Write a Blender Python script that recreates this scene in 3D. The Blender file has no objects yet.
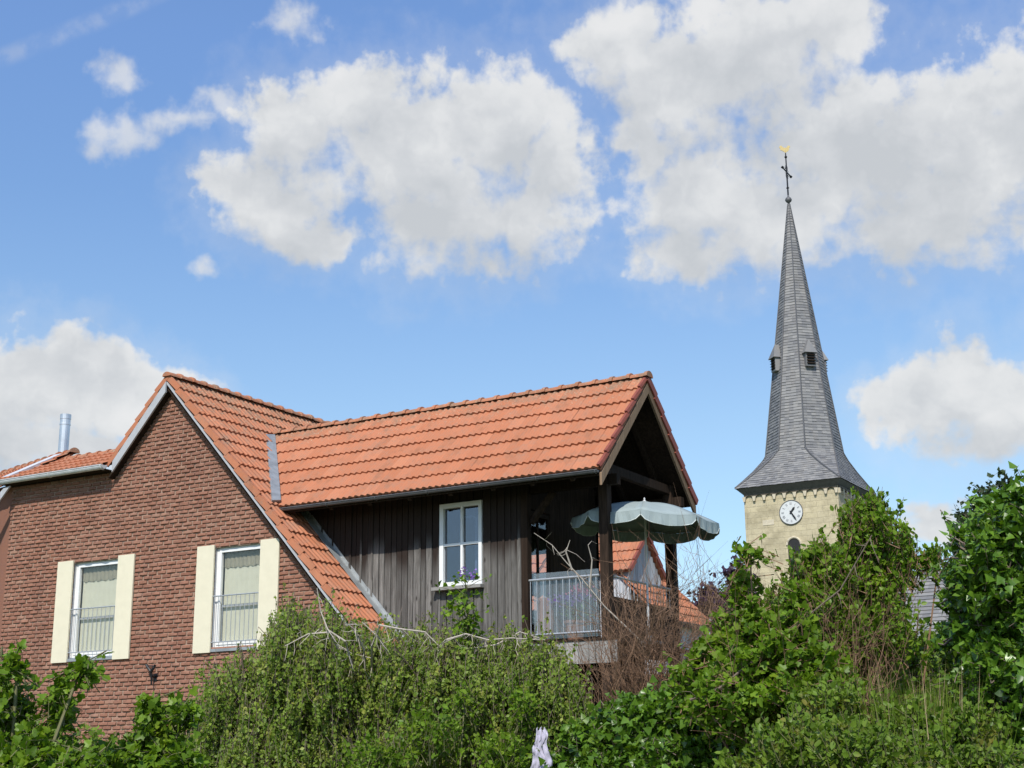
import bpy, math, random
import numpy as np
from math import radians as rad, sin, cos, pi, sqrt, atan2
from mathutils import Vector, Matrix, noise as mnoise

SC = bpy.context.scene
COL = SC.collection
rng = np.random.default_rng(7)
random.seed(7)

# ------------------------------------------------------------------ camera
F_PX = 1434.0
PIT, ROLL, PSI = rad(14.88), rad(0.5), rad(30.7)
CAM = np.array([0, 0, 1.6])
ZV = np.array([0, 0, 1.0])
FH = np.array([-sin(PSI), cos(PSI), 0.0]); RH = np.array([cos(PSI), sin(PSI), 0.0])
FW = cos(PIT) * FH + sin(PIT) * ZV
UP = -sin(PIT) * FH + cos(PIT) * ZV
CR = cos(ROLL) * RH - sin(ROLL) * UP
CU = sin(ROLL) * RH + cos(ROLL) * UP
cam_d = bpy.data.cameras.new('camera'); cam = bpy.data.objects.new('camera', cam_d); COL.objects.link(cam)
cam_d.sensor_width = 36; cam_d.lens = 36 * F_PX / 1024
cam_d.clip_start = 0.1; cam_d.clip_end = 6000
cam.matrix_world = Matrix([[CR[i], CU[i], -FW[i], CAM[i]] for i in range(3)] + [[0, 0, 0, 1]])
SC.camera = cam
SC.cycles.max_bounces = 6; SC.cycles.diffuse_bounces = 3; SC.cycles.glossy_bounces = 3; SC.cycles.transmission_bounces = 4; SC.cycles.transparent_max_bounces = 8

def ray(x, y): return FW + (x - 512) / F_PX * CR - (y - 384) / F_PX * CU
def at(x, y, D): return CAM + ray(x, y) * D            # survey point at a forward distance D

# ------------------------------------------------------------------ light
SUN_EL, SUN_AZ = rad(46), rad(18)                     # azimuth from -Y towards +X
sv = Vector((sin(SUN_AZ) * cos(SUN_EL), -cos(SUN_AZ) * cos(SUN_EL), sin(SUN_EL)))
sun_d = bpy.data.lights.new('sun', 'SUN'); sun = bpy.data.objects.new('sun', sun_d); COL.objects.link(sun)
sun_d.energy = 4.0; sun_d.angle = rad(0.53); sun_d.color = (1.0, 0.95, 0.87)
sun.rotation_euler = sv.to_track_quat('Z', 'Y').to_euler(); sun.location = (0, -10, 40)

world = bpy.data.worlds.new('World'); SC.world = world; world.use_nodes = True
SC.view_settings.view_transform = 'Standard'; SC.view_settings.look = 'None'
SC.view_settings.exposure = 0.28; SC.view_settings.gamma = 1.0; SC.view_settings.use_curve_mapping = False

class NT:
    """small node-tree helper"""
    def __init__(s, tree): s.t = tree; s.n = tree.nodes; s.l = tree.links
    def new(s, typ, **kw):
        n = s.n.new(typ)
        for k, v in kw.items():
            if k in ('inp',):
                for a, b in v.items():
                    if hasattr(b, 'is_output'): s.l.new(b, n.inputs[a])
                    else: n.inputs[a].default_value = b
            else: setattr(n, k, v)
        return n
    def math(s, op, a, b=0.0, c=0.0, clamp=False):
        n = s.n.new('ShaderNodeMath'); n.operation = op; n.use_clamp = clamp
        for i, v in enumerate((a, b, c)):
            if hasattr(v, 'is_output'): s.l.new(v, n.inputs[i])
            else: n.inputs[i].default_value = v
        return n.outputs[0]
    def vmath(s, op, a, b=(0, 0, 0), c=(0, 0, 0)):
        n = s.n.new('ShaderNodeVectorMath'); n.operation = op
        for i, v in enumerate((a, b, c)):
            if hasattr(v, 'is_output'): s.l.new(v, n.inputs[i])
            elif isinstance(v, (int, float)): n.inputs[i].default_value = (v, v, v)
            else: n.inputs[i].default_value = v
        return n.outputs['Value'] if op in ('LENGTH', 'DOT_PRODUCT') else n.outputs[0]
    def noise(s, vec, scale, detail=4, rough=0.55, out='Fac', dist=0.0):
        n = s.new('ShaderNodeTexNoise', inp={'Scale': scale, 'Detail': detail, 'Roughness': rough, 'Distortion': dist})
        if vec is not None: s.l.new(vec, n.inputs['Vector'])
        return n.outputs[out]
    def ramp(s, fac, stops, interp='LINEAR'):
        n = s.n.new('ShaderNodeValToRGB'); n.color_ramp.interpolation = interp
        e = n.color_ramp.elements
        while len(e) > 1: e.remove(e[-1])
        e[0].position = stops[0][0]; e[0].color = (*stops[0][1], 1)
        for p, c in stops[1:]:
            k = e.new(p); k.color = (*c, 1)
        s.l.new(fac, n.inputs[0]); return n.outputs[0]
    def maprange(s, v, a, b, c=0.0, d=1.0, smooth=True):
        n = s.n.new('ShaderNodeMapRange')
        if smooth: n.interpolation_type = 'SMOOTHSTEP'
        s.l.new(v, n.inputs[0])
        for i, q in enumerate((a, b, c, d)): n.inputs[i + 1].default_value = q
        return n.outputs[0]
    def mix(s, fac, a, b, typ='MIX'):
        n = s.n.new('ShaderNodeMix'); n.data_type = 'RGBA'; n.blend_type = typ
        for i, v in ((0, fac), (6, a), (7, b)):
            if hasattr(v, 'is_output'): s.l.new(v, n.inputs[i])
            else: n.inputs[i].default_value = v if i == 0 else (*v, 1) if len(v) == 3 else v
        return n.outputs[2]

# ---- sky with clouds fixed to compass directions
CLOUDS = [  # x, y, rx, ry of cloud masses as surveyed from the photograph (turned into azimuth / elevation)
 (300,130,80,62),(355,112,75,56),(420,150,120,88),(500,130,92,68),(555,165,52,66),(440,225,110,62),(275,200,82,52),(300,232,55,34),(530,215,74,56),(235,185,58,34),
 (117,130,38,42),(170,126,60,26),(122,74,38,22),(300,18,50,32),(200,268,30,18),(212,104,40,26),
 (615,45,58,56),(680,90,95,95),(755,60,110,92),(815,25,68,60),(845,150,150,105),(700,200,85,64),(690,252,70,36),(785,215,130,68),(965,150,100,105),(1025,130,60,100),(930,215,130,58),(640,150,45,66),
 (40,392,92,64),(92,372,74,40),(130,392,70,44),(-5,435,90,70),(175,385,46,22),(60,440,90,40),
 (962,388,66,54),(925,412,74,38),(995,420,80,54),(1015,385,40,36),
 (945,520,44,24),(1090,60,80,60),(-120,420,110,60),(-90,90,60,40),(1180,300,110,50),(600,-90,160,60),(250,-160,160,60)]
wt = NT(world.node_tree); wt.n.clear()
geo = wt.new('ShaderNodeTexCoord')
dirv = wt.vmath('NORMALIZE', geo.outputs['Generated'])
sep = wt.new('ShaderNodeSeparateXYZ', inp={0: dirv})
az = wt.math('MULTIPLY', wt.math('ARCTAN2', sep.outputs[0], sep.outputs[1]), 57.2958)
el = wt.math('MULTIPLY', wt.math('ARCSINE', sep.outputs[2]), 57.2958)
p0 = wt.new('ShaderNodeCombineXYZ', inp={0: az, 1: el}).outputs[0]
wn = wt.noise(p0, 0.30, 4, 0.55, 'Color')
p1 = wt.vmath('ADD', p0, wt.vmath('MULTIPLY', wt.vmath('SUBTRACT', wn, (0.5, 0.5, 0.5)), (3.4, 2.6, 0)))
def cloud_field(pv, rmin=0):
    acc = None
    for (x, y, rx, ry) in CLOUDS:
        if min(rx, ry) < rmin: continue
        d = ray(x, y); d = d / np.linalg.norm(d)
        a, e = math.degrees(atan2(d[0], d[1])), math.degrees(math.asin(d[2])); k = 25.0
        thin = (min(rx, ry) < 43 and x < 260 and y < 300) or y == 18
        if thin != (rmin < 0): continue
        s = (k / rx, k / ry, 0.0)
        q = wt.vmath('MULTIPLY_ADD', pv, s, (-a * s[0], -e * s[1], 0.0))
        f = wt.math('SUBTRACT', 0.95 if thin else 1.16, wt.vmath('LENGTH', q))
        acc = f if acc is None else wt.math('SMOOTH_MAX', acc, f, 0.3)
    return acc
acc = cloud_field(p1)
accu = cloud_field(wt.vmath('ADD', p1, (0.3, 1.7, 0)), 46)
n1 = wt.noise(p0, 0.9, 8, 0.54)
n2 = wt.noise(wt.vmath('MULTIPLY', p0, (1.0, 1.3, 1.0)), 0.42, 5, 0.55)
vo = wt.new('ShaderNodeTexVoronoi', feature='F1', voronoi_dimensions='2D', inp={'Vector': wt.vmath('ADD', p1, wt.vmath('MULTIPLY', wt.vmath('SUBTRACT', wt.noise(p0, 1.2, 4, 0.6, 'Color'), (0.5, 0.5, 0.5)), (0.9, 0.9, 0))), 'Scale': 0.75, 'Detail': 1.0, 'Roughness': 0.5})
puff = wt.math('SUBTRACT', 0.5, vo.outputs['Distance'])
detail_ = wt.math('ADD', wt.math('MULTIPLY', wt.math('SUBTRACT', n2, 0.5), 0.6), wt.math('MULTIPLY', wt.math('SUBTRACT', n1, 0.5), 0.8))
wisp = wt.math('ADD', cloud_field(p1, -1), wt.math('MULTIPLY', detail_, 1.5))
wisp = wt.math('MULTIPLY', wt.maprange(wisp, 0.0, 0.9, 0.0, 1.0), 0.72)
fld = wt.math('ADD', acc, detail_)
fld = wt.math('ADD', fld, wt.math('MULTIPLY', puff, 0.16))
under = wt.maprange(accu, 0.0, 1.0, 0.0, 1.0)                    # lower, shaded side of each cloud
soft = wt.math('MULTIPLY_ADD', under, 0.25, 0.50)
mn = wt.n.new('ShaderNodeMapRange'); mn.interpolation_type = 'SMOOTHSTEP'
wt.l.new(fld, mn.inputs[0]); mn.inputs[1].default_value = 0.02; wt.l.new(soft, mn.inputs[2])
mask = wt.math('MULTIPLY', mn.outputs[0], 0.96)
veil = wt.math('MULTIPLY', wt.maprange(fld, -0.55, 0.3, 0.0, 1.0), 0.16)   # thin haze round the clouds
mask = wt.math('MAXIMUM', wt.math('MAXIMUM', mask, veil), wisp)
# contrail
c0, c1 = [math.degrees(v) for v in (atan2(*ray(0, 58)[:2]), math.asin(ray(0, 58)[2] / np.linalg.norm(ray(0, 58))))], [math.degrees(v) for v in (atan2(*ray(140, 2)[:2]), math.asin(ray(140, 2)[2] / np.linalg.norm(ray(140, 2))))]
L = sqrt((c1[0] - c0[0])**2 + (c1[1] - c0[1])**2); tx, ty = (c1[0] - c0[0]) / L, (c1[1] - c0[1]) / L
pc = wt.vmath('SUBTRACT', p0, (c0[0], c0[1], 0))
dist = wt.math('ABSOLUTE', wt.vmath('DOT_PRODUCT', pc, (-ty, tx, 0)))
trail = wt.math('MULTIPLY', wt.maprange(dist, 0.05, 0.5, 1.0, 0.0), wt.maprange(n1, 0.35, 0.7, 0.04, 0.22))
along = wt.vmath('DOT_PRODUCT', pc, (tx, ty, 0))
trail = wt.math('MULTIPLY', trail, wt.maprange(wt.math('ABSOLUTE', wt.math('SUBTRACT', along, 1.0)), 4.0, 8.0, 1.0, 0.0))
mask = wt.math('MAXIMUM', mask, trail)
sky = wt.new('ShaderNodeTexSky', sky_type='NISHITA', sun_disc=False, sun_elevation=SUN_EL,
             sun_rotation=atan2(sv.x, sv.y), altitude=60, air_density=1.0, dust_density=0.6, ozone_density=2.2)
hs = wt.new('ShaderNodeHueSaturation', inp={'Saturation': 1.0, 'Value': 1.0, 'Color': sky.outputs[0]})
gm = wt.new('ShaderNodeGamma', inp={'Color': hs.outputs[0], 'Gamma': 0.82})
for n_ in wt.n:
    if n_.bl_idname == 'ShaderNodeTexNoise': n_.noise_dimensions = '2D'
skyc = wt.mix(1.0, gm.outputs[0], (1.27, 1.56, 1.95), 'MULTIPLY')
skyc = wt.mix(1.0, skyc, wt.ramp(wt.maprange(el, 10.0, 30.0, 0.0, 1.0, False), [(0.15, (1.20, 1.10, 0.93)), (0.6, (1.04, 1.04, 1.01)), (0.9, (1.08, 1.08, 1.10))]), 'MULTIPLY')
shn = wt.noise(wt.vmath('MULTIPLY', p0, (0.8, 1.2, 1)), 0.30, 5, 0.5)
sh = wt.math('MULTIPLY_ADD', under, -0.30, wt.math('ADD', wt.math('MULTIPLY', shn, 0.90), wt.math('MULTIPLY', puff, 0.13)))
cc = wt.ramp(sh, [(0.05, (4.8, 5.0, 5.2)), (0.24, (5.5, 5.65, 5.8)), (0.40, (6.3, 6.4, 6.45)), (0.58, (6.85, 6.87, 6.87))])
out = wt.mix(mask, skyc, cc)
for n_ in wt.n:
    if n_.bl_idname == 'ShaderNodeTexNoise': n_.noise_dimensions = '2D'
bg = wt.new('ShaderNodeBackground', inp={'Color': out, 'Strength': 0.1})
wo = wt.new('ShaderNodeOutputWorld'); wt.l.new(bg.outputs[0], wo.inputs[0])

# ------------------------------------------------------------------ materials
def mat(name, build):
    m = bpy.data.materials.new(name); m.use_nodes = True
    t = NT(m.node_tree); t.n.clear()
    o = t.new('ShaderNodeOutputMaterial')
    co = t.new('ShaderNodeTexCoord').outputs['Object']
    t.l.new(build(t, co), o.inputs[0]); return m
def prin(t, col, rough=0.7, bump=None, bs=0.3, bd=0.01, **kw):
    p = t.n.new('ShaderNodeBsdfPrincipled')
    for k, v in [('Base Color', col), ('Roughness', rough)] + [(a.replace('_', ' '), b) for a, b in kw.items()]:
        if hasattr(v, 'is_output'): t.l.new(v, p.inputs[k])
        elif k in ('Base Color', 'Specular Tint') and len(v) == 3: p.inputs[k].default_value = (*v, 1)
        else: p.inputs[k].default_value = v
    if bump is not None:
        b = t.new('ShaderNodeBump', inp={'Height': bump, 'Strength': bs, 'Distance': bd}); t.l.new(b.outputs[0], p.inputs['Normal'])
    return p.outputs[0]
def attr(t, name): return t.new('ShaderNodeAttribute', attribute_name=name).outputs['Fac']

def m_brick(t, co):
    r = attr(t, 'rnd')
    c = t.ramp(r, [(0.0, (0.225, 0.099, 0.062)), (0.35, (0.268, 0.121, 0.076)), (0.7, (0.292, 0.136, 0.087)), (0.93, (0.31, 0.158, 0.104)), (1.0, (0.33, 0.187, 0.127))])
    n = t.noise(co, 9, 5, 0.6); n2 = t.noise(co, 0.35, 4, 0.6)
    c = t.mix(t.maprange(n, 0.3, 0.75, 0.0, 0.55), c, (0.22, 0.115, 0.09))
    c = t.mix(t.maprange(n2, 0.42, 0.7, 0.0, 0.35), c, (0.30, 0.165, 0.115))
    sv_ = t.noise(t.vmath('MULTIPLY', co, (1.6, 1.6, 0.35)), 1.0, 5, 0.6)
    c = t.mix(t.maprange(sv_, 0.5, 0.75, 0.0, 0.4), c, (0.14, 0.075, 0.055))
    return prin(t, c, 0.9, t.noise(co, 60, 5, 0.65), 0.7, 0.012, Specular_IOR_Level=0.2)
def m_mortar(t, co): return prin(t, t.ramp(t.noise(co, 4, 4), [(0.3, (0.24, 0.155, 0.11)), (0.7, (0.36, 0.25, 0.185))]), 0.95)
def m_tile(dirty):
    def f(t, co):
        r = attr(t, 'rnd'); up = attr(t, 'up')
        c = t.ramp(r, [(0.0, (0.385, 0.142, 0.070)), (0.4, (0.41, 0.153, 0.077)), (0.8, (0.43, 0.163, 0.084)), (1.0, (0.45, 0.18, 0.095))])
        n = t.noise(co, 3.2, 6, 0.7); n2 = t.noise(co, 14, 5, 0.65)
        g = t.math('ADD', t.math('MULTIPLY', n, 0.7), t.math('MULTIPLY', n2, 0.5))
        c = t.mix(t.maprange(g, 0.52, 0.82, 0.0, 0.35 + 0.45 * dirty), c, (0.27, 0.17, 0.12))
        m = t.math('ADD', t.math('MULTIPLY', up, 0.9), g)          # moss and lichen grow below the ridge
        c = t.mix(t.maprange(m, 1.32, 1.65, 0.0, 0.7), c, (0.20, 0.15, 0.10))
        c = t.mix(t.maprange(t.math('ADD', t.noise(co, 22, 3, 0.6), t.math('MULTIPLY', up, 0.25)), 0.82, 0.9, 0.0, 0.6), c, (0.42, 0.36, 0.25))
        stv = t.noise(t.vmath('MULTIPLY', co, (2.6, 2.6, 0.5)), 1.4, 4, 0.6)
        c = t.mix(t.maprange(stv, 0.5, 0.75, 0.0, 0.45), c, (0.22, 0.105, 0.06))
        return prin(t, c, 0.8, n2, 0.4, 0.01, Specular_IOR_Level=0.25)
    return f
def m_wood(base, light, knots=True, eave_shade=False):
    def f(t, co):
        r = attr(t, 'rnd')
        v = t.vmath('MULTIPLY', co, (14, 14, 1.1))
        off = t.new('ShaderNodeCombineXYZ', inp={0: t.math('MULTIPLY', r, 37.0), 2: t.math('MULTIPLY', r, 11.0)}).outputs[0]
        v = t.vmath('ADD', v, off)
        n = t.noise(v, 1.6, 6, 0.62, dist=0.4); n2 = t.noise(t.vmath('ADD', co, off), 1.3, 4, 0.6)
        c = t.mix(t.maprange(n, 0.32, 0.7, 0, 1), base, light)
        c = t.mix(t.maprange(r, 0, 1, 0.0, 0.6, False), c, tuple(x * 0.42 for x in base))
        c = t.mix(t.maprange(n2, 0.45, 0.75, 0.0, 0.5), c, tuple(x * 0.5 for x in light))
        if knots:
            vo = t.new('ShaderNodeTexVoronoi', inp={'Vector': t.vmath('ADD', t.vmath('MULTIPLY', co, (5.5, 5.5, 1.9)), off), 'Scale': 1.0})
            c = t.mix(t.maprange(vo.outputs['Distance'], 0.03, 0.14, 0.85, 0.0), c, (0.02, 0.016, 0.014))
        if eave_shade:   # eave shade put into the upper boards' colour with dark stain; feet have greyed
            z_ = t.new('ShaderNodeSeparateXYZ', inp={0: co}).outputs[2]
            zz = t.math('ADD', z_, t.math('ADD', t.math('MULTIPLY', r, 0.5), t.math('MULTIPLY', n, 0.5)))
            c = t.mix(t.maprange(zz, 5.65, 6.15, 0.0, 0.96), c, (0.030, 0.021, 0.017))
        return prin(t, c, 0.9, n, 0.8, 0.015, Specular_IOR_Level=0.12)
    return f
def m_plain(c, rough=0.5, nz=0.12, sc=6, **kw):
    def f(t, co):
        n = t.noise(co, sc, 5, 0.6)
        c2 = t.mix(t.maprange(n, 0.3, 0.75, 0, 1), c, tuple(x * (1 - nz * 2) for x in c))
        return prin(t, c2, rough, **kw)
    return f
def m_slate(t, co):
    up = attr(t, 'up'); r = attr(t, 'rnd')
    c = t.ramp(r, [(0, (0.13, 0.13, 0.135)), (0.5, (0.18, 0.179, 0.178)), (1, (0.235, 0.23, 0.222))])
    n = t.noise(t.vmath('MULTIPLY', co, (1, 1, 0.35)), 2.2, 6, 0.65)
    c = t.mix(t.maprange(n, 0.4, 0.75, 0, 0.5), c, (0.24, 0.22, 0.195))
    sc = t.new('ShaderNodeTexNoise', inp={'Vector': co, 'Scale': 26.0, 'Detail': 3})
    return prin(t, c, 0.62, sc.outputs['Fac'], 0.5, 0.02)
def m_stone(t, co):
    sp = t.new('ShaderNodeSeparateXYZ', inp={0: co})
    v = t.new('ShaderNodeCombineXYZ', inp={0: t.math('ADD', sp.outputs[0], sp.outputs[1]), 1: sp.outputs[2]}).outputs[0]
    b = t.new('ShaderNodeTexBrick', offset=0.5, inp={'Vector': t.vmath('ADD', v, t.vmath('MULTIPLY', t.noise(v, 0.8, 2, 0.5, 'Color'), 0.05)), 'Color1': (0.51, 0.44, 0.285, 1), 'Color2': (0.45, 0.39, 0.26, 1),
        'Mortar': (0.41, 0.35, 0.23, 1), 'Scale': 1.0, 'Mortar Size': 0.010, 'Brick Width': 0.62, 'Row Height': 0.30, 'Bias': -0.1})
    n = t.noise(co, 0.9, 7, 0.68); n2 = t.noise(co, 4.5, 5, 0.65)
    c = t.mix(t.maprange(n, 0.45, 0.68, 0.0, 0.8), b.outputs['Color'], (0.30, 0.255, 0.16))
    c = t.mix(t.maprange(n2, 0.55, 0.8, 0.0, 0.6), c, (0.21, 0.19, 0.15))
    c = t.mix(t.maprange(t.noise(co, 1.7, 4, 0.6), 0.62, 0.72, 0, 0.6), c, (0.58, 0.50, 0.36))
    return prin(t, c, 0.92, t.math('ADD', t.math('MULTIPLY', b.outputs['Fac'], -0.6), n2), 0.6, 0.04)
def m_leaf(stops, rough=0.5, trans=0.35, spec=0.2):
    def f(t, co):
        r = attr(t, 'rnd')
        c = t.ramp(r, stops)
        big = t.noise(co, 1.1, 3, 0.6)
        c = t.mix(t.maprange(big, 0.38, 0.66, 0.0, 0.45), c, tuple(x * 0.62 for x in stops[len(stops) // 2][1]))
        c = t.mix(t.maprange(t.noise(co, 4.5, 3, 0.6), 0.52, 0.72, 0.0, 0.5), c, tuple(x * y for x, y in zip(stops[-1][1], (1.15, 0.95, 0.8))))
        p = prin(t, c, rough, Specular_IOR_Level=spec)
        tr = t.new('ShaderNodeBsdfTranslucent', inp={'Color': t.mix(1.0, c, (1.25, 1.25, 0.45), 'MULTIPLY')})
        return t.new('ShaderNodeMixShader', inp={0: trans, 1: p, 2: tr.outputs[0]}).outputs[0]
    return f
def m_glass(refl, tint, haze_=0.0):
    def f(t, co):
        g = t.new('ShaderNodeBsdfGlossy', inp={'Color': (0.9, 0.9, 0.9, 1), 'Roughness': 0.03})
        tr = t.new('ShaderNodeBsdfTransparent', inp={'Color': (*tint, 1)})
        fr = t.new('ShaderNodeLayerWeight', inp={'Blend': 0.5}).outputs['Facing']
        k = t.math('ADD', t.math('MULTIPLY', t.math('POWER', fr, 4.0), 0.9), refl, clamp=True)
        o_ = t.new('ShaderNodeMixShader', inp={0: k, 1: tr.outputs[0], 2: g.outputs[0]}).outputs[0]
        if haze_:
            df = t.new('ShaderNodeBsdfDiffuse', inp={'Color': (0.75, 0.78, 0.80, 1)}); o_ = t.new('ShaderNodeMixShader', inp={0: haze_, 1: o_, 2: df.outputs[0]}).outputs[0]
        return o_
    return f
def m_bark(c1, c2):
    def f(t, co):
        n = t.noise(t.vmath('MULTIPLY', co, (6, 6, 1.5)), 4, 5, 0.6)
        return prin(t, t.mix(n, c1, c2), 0.85, n, 0.4, 0.01)
    return f
def m_ground(t, co):
    n = t.noise(co, 0.35, 6, 0.6); n2 = t.noise(co, 9, 5, 0.7)
    c = t.mix(n, (0.05, 0.085, 0.022), (0.11, 0.12, 0.045)); c = t.mix(t.maprange(n2, 0.5, 0.8, 0, 0.6), c, (0.10, 0.075, 0.045))
    return prin(t, c, 0.95, n2, 0.6, 0.05)

MT = dict(
 brick=mat('rough red brick', m_brick), mortar=mat('mortar', m_mortar),
 tile=mat('clay roof tile', m_tile(0.45)), tile_old=mat('weathered clay tile', m_tile(1.0)),
 tile_dark=mat('dark verge tile', m_plain((0.26, 0.065, 0.04), 0.7, 0.15)),
 wood=mat('weathered larch boards', m_wood((0.10, 0.093, 0.085), (0.255, 0.24, 0.222), eave_shade=True)),
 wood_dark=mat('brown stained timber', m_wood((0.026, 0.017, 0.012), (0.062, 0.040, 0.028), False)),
 wood_barge=mat('brown bargeboard timber', m_wood((0.24, 0.16, 0.10), (0.32, 0.22, 0.145), False)),
 wood_pale=mat('pale grey boards', m_wood((0.34, 0.325, 0.30), (0.46, 0.44, 0.41), False)),
 white=mat('white window paint', m_plain((0.78, 0.78, 0.77), 0.35, 0.03)),
 fascia=mat('light grey fascia', m_plain((0.42, 0.42, 0.43), 0.5, 0.06)),
 zinc=mat('zinc sheet', m_plain((0.36, 0.38, 0.385), 0.45, 0.16, 5, Metallic=0.35)),
 zinc_light=mat('pale zinc gutter', m_plain((0.66, 0.67, 0.68), 0.45, 0.10, 5, Metallic=0.1)),
 steel=mat('stainless flue steel', m_plain((0.72, 0.72, 0.72), 0.36, 0.1, 3, Metallic=0.8)),
 galv=mat('galvanised rail', m_plain((0.50, 0.52, 0.54), 0.4, 0.1, 20, Metallic=0.5)),
 cream=mat('cream shutter paint', m_plain((0.70, 0.64, 0.475), 0.5, 0.03)),
 blind=mat('cream roller blind', m_plain((0.60, 0.59, 0.46), 0.8, 0.04)),
 valance=mat('beige lace valance', m_plain((0.30, 0.28, 0.20), 0.8, 0.1)),
 glass=mat('window glass', m_glass(0.04, (0.95, 0.95, 0.94))), glass_sky=mat('annex window glass', m_glass(0.14, (0.55, 0.6, 0.7))),
 glass_screen=mat('balcony screen glass', m_glass(0.07, (0.85, 0.88, 0.89), 0.06)),
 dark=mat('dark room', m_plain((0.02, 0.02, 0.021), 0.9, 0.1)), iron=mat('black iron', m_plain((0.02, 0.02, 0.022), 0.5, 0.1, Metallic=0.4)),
 slate=mat('grey slate', m_slate), stone=mat('yellow sandstone', m_stone),
 stone_light=mat('pale sandstone trim', m_plain((0.58, 0.51, 0.38), 0.9, 0.12)),
 frieze=mat('painted cornice shade', m_plain((0.12, 0.10, 0.075), 0.9, 0.15)), grey_paint=mat('faded numeral paint', m_plain((0.28, 0.29, 0.31), 0.6, 0.1)),  # frieze tone holds the painted shade under the cornice
 clock=mat('clock face enamel', m_plain((0.60, 0.61, 0.60), 0.35, 0.04)), gold=mat('gilt', m_plain((0.55, 0.42, 0.17), 0.5, 0.05)),
 lead=mat('lead sheet', m_plain((0.12, 0.12, 0.125), 0.6, 0.15, Metallic=0.2)),
 canvas=mat('pale green parasol canvas', m_plain((0.28, 0.335, 0.335), 0.85, 0.05)), piping=mat('white piping', m_plain((0.7, 0.74, 0.7), 0.7, 0.03)),
 render=mat('pale render', m_plain((0.55, 0.56, 0.58), 0.9, 0.12, 2)), curtain=mat('white curtain cloth', m_plain((0.8, 0.8, 0.8), 0.8, 0.04)),
 terracotta=mat('terracotta', m_plain((0.42, 0.19, 0.12), 0.8, 0.1)), cloth=mat('pale lavender cloth', m_plain((0.45, 0.43, 0.53), 0.9, 0.12, 14)),
 planks_white=mat('flaking white boards', m_wood((0.46, 0.48, 0.50), (0.62, 0.64, 0.66), False)),
 ground=mat('rough grass ground', m_ground),
 bark=mat('brown bark', m_bark((0.10, 0.075, 0.055), (0.17, 0.13, 0.10))), twig=mat('dry brown twigs', m_bark((0.125, 0.066, 0.036), (0.27, 0.165, 0.10))),
 twig_pale=mat('bleached dead branches', m_bark((0.34, 0.29, 0.24), (0.48, 0.43, 0.36))), stem=mat('green stems', m_bark((0.10, 0.12, 0.04), (0.17, 0.14, 0.07))),
 straw=mat('dry grass straw', m_bark((0.30, 0.23, 0.12), (0.42, 0.33, 0.19))),
 lf_birch=mat('birch leaves', m_leaf([(0, (0.06188, 0.1136, 0.01398)), (0.45, (0.1591, 0.2463, 0.03076)), (0.85, (0.2829, 0.3694, 0.06711)), (1, (0.4067, 0.4357, 0.123))], 0.45, 0.40)),
 lf_bright=mat('bright green leaves', m_leaf([(0, (0.06037, 0.1248, 0.009821)), (0.5, (0.1423, 0.2495, 0.01964)), (1, (0.2415, 0.3696, 0.03819))], 0.4, 0.42)),
 lf_mid=mat('mid green leaves', m_leaf([(0, (0.05174, 0.1016, 0.01091)), (0.5, (0.125, 0.2125, 0.02182)), (0.93, (0.207, 0.3049, 0.04092)), (1, (0.2464, 0.176, 0.0704))], 0.42, 0.38)),
 lf_ivy=mat('glossy ivy leaves', m_leaf([(0, (0.0294, 0.0735, 0.00744)), (0.5, (0.0931, 0.1943, 0.01612)), (1, (0.196, 0.3465, 0.0372))], 0.34, 0.32, 0.5)),
 lf_dark=mat('dark green needles', m_leaf([(0, (0.018, 0.036, 0.014)), (1, (0.05, 0.08, 0.028))], 0.5, 0.2)),
 lf_purple=mat('purple leaves', m_leaf([(0, (0.025, 0.014, 0.03)), (1, (0.075, 0.045, 0.085))], 0.4, 0.25)),
 fl_purple=mat('purple petals', m_leaf([(0, (0.16, 0.06, 0.40)), (1, (0.36, 0.20, 0.62))], 0.6, 0.3)),
 fl_pink=mat('pink petals', m_leaf([(0, (0.65, 0.05, 0.20)), (1, (0.85, 0.25, 0.42))], 0.6, 0.3)),
)

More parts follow.
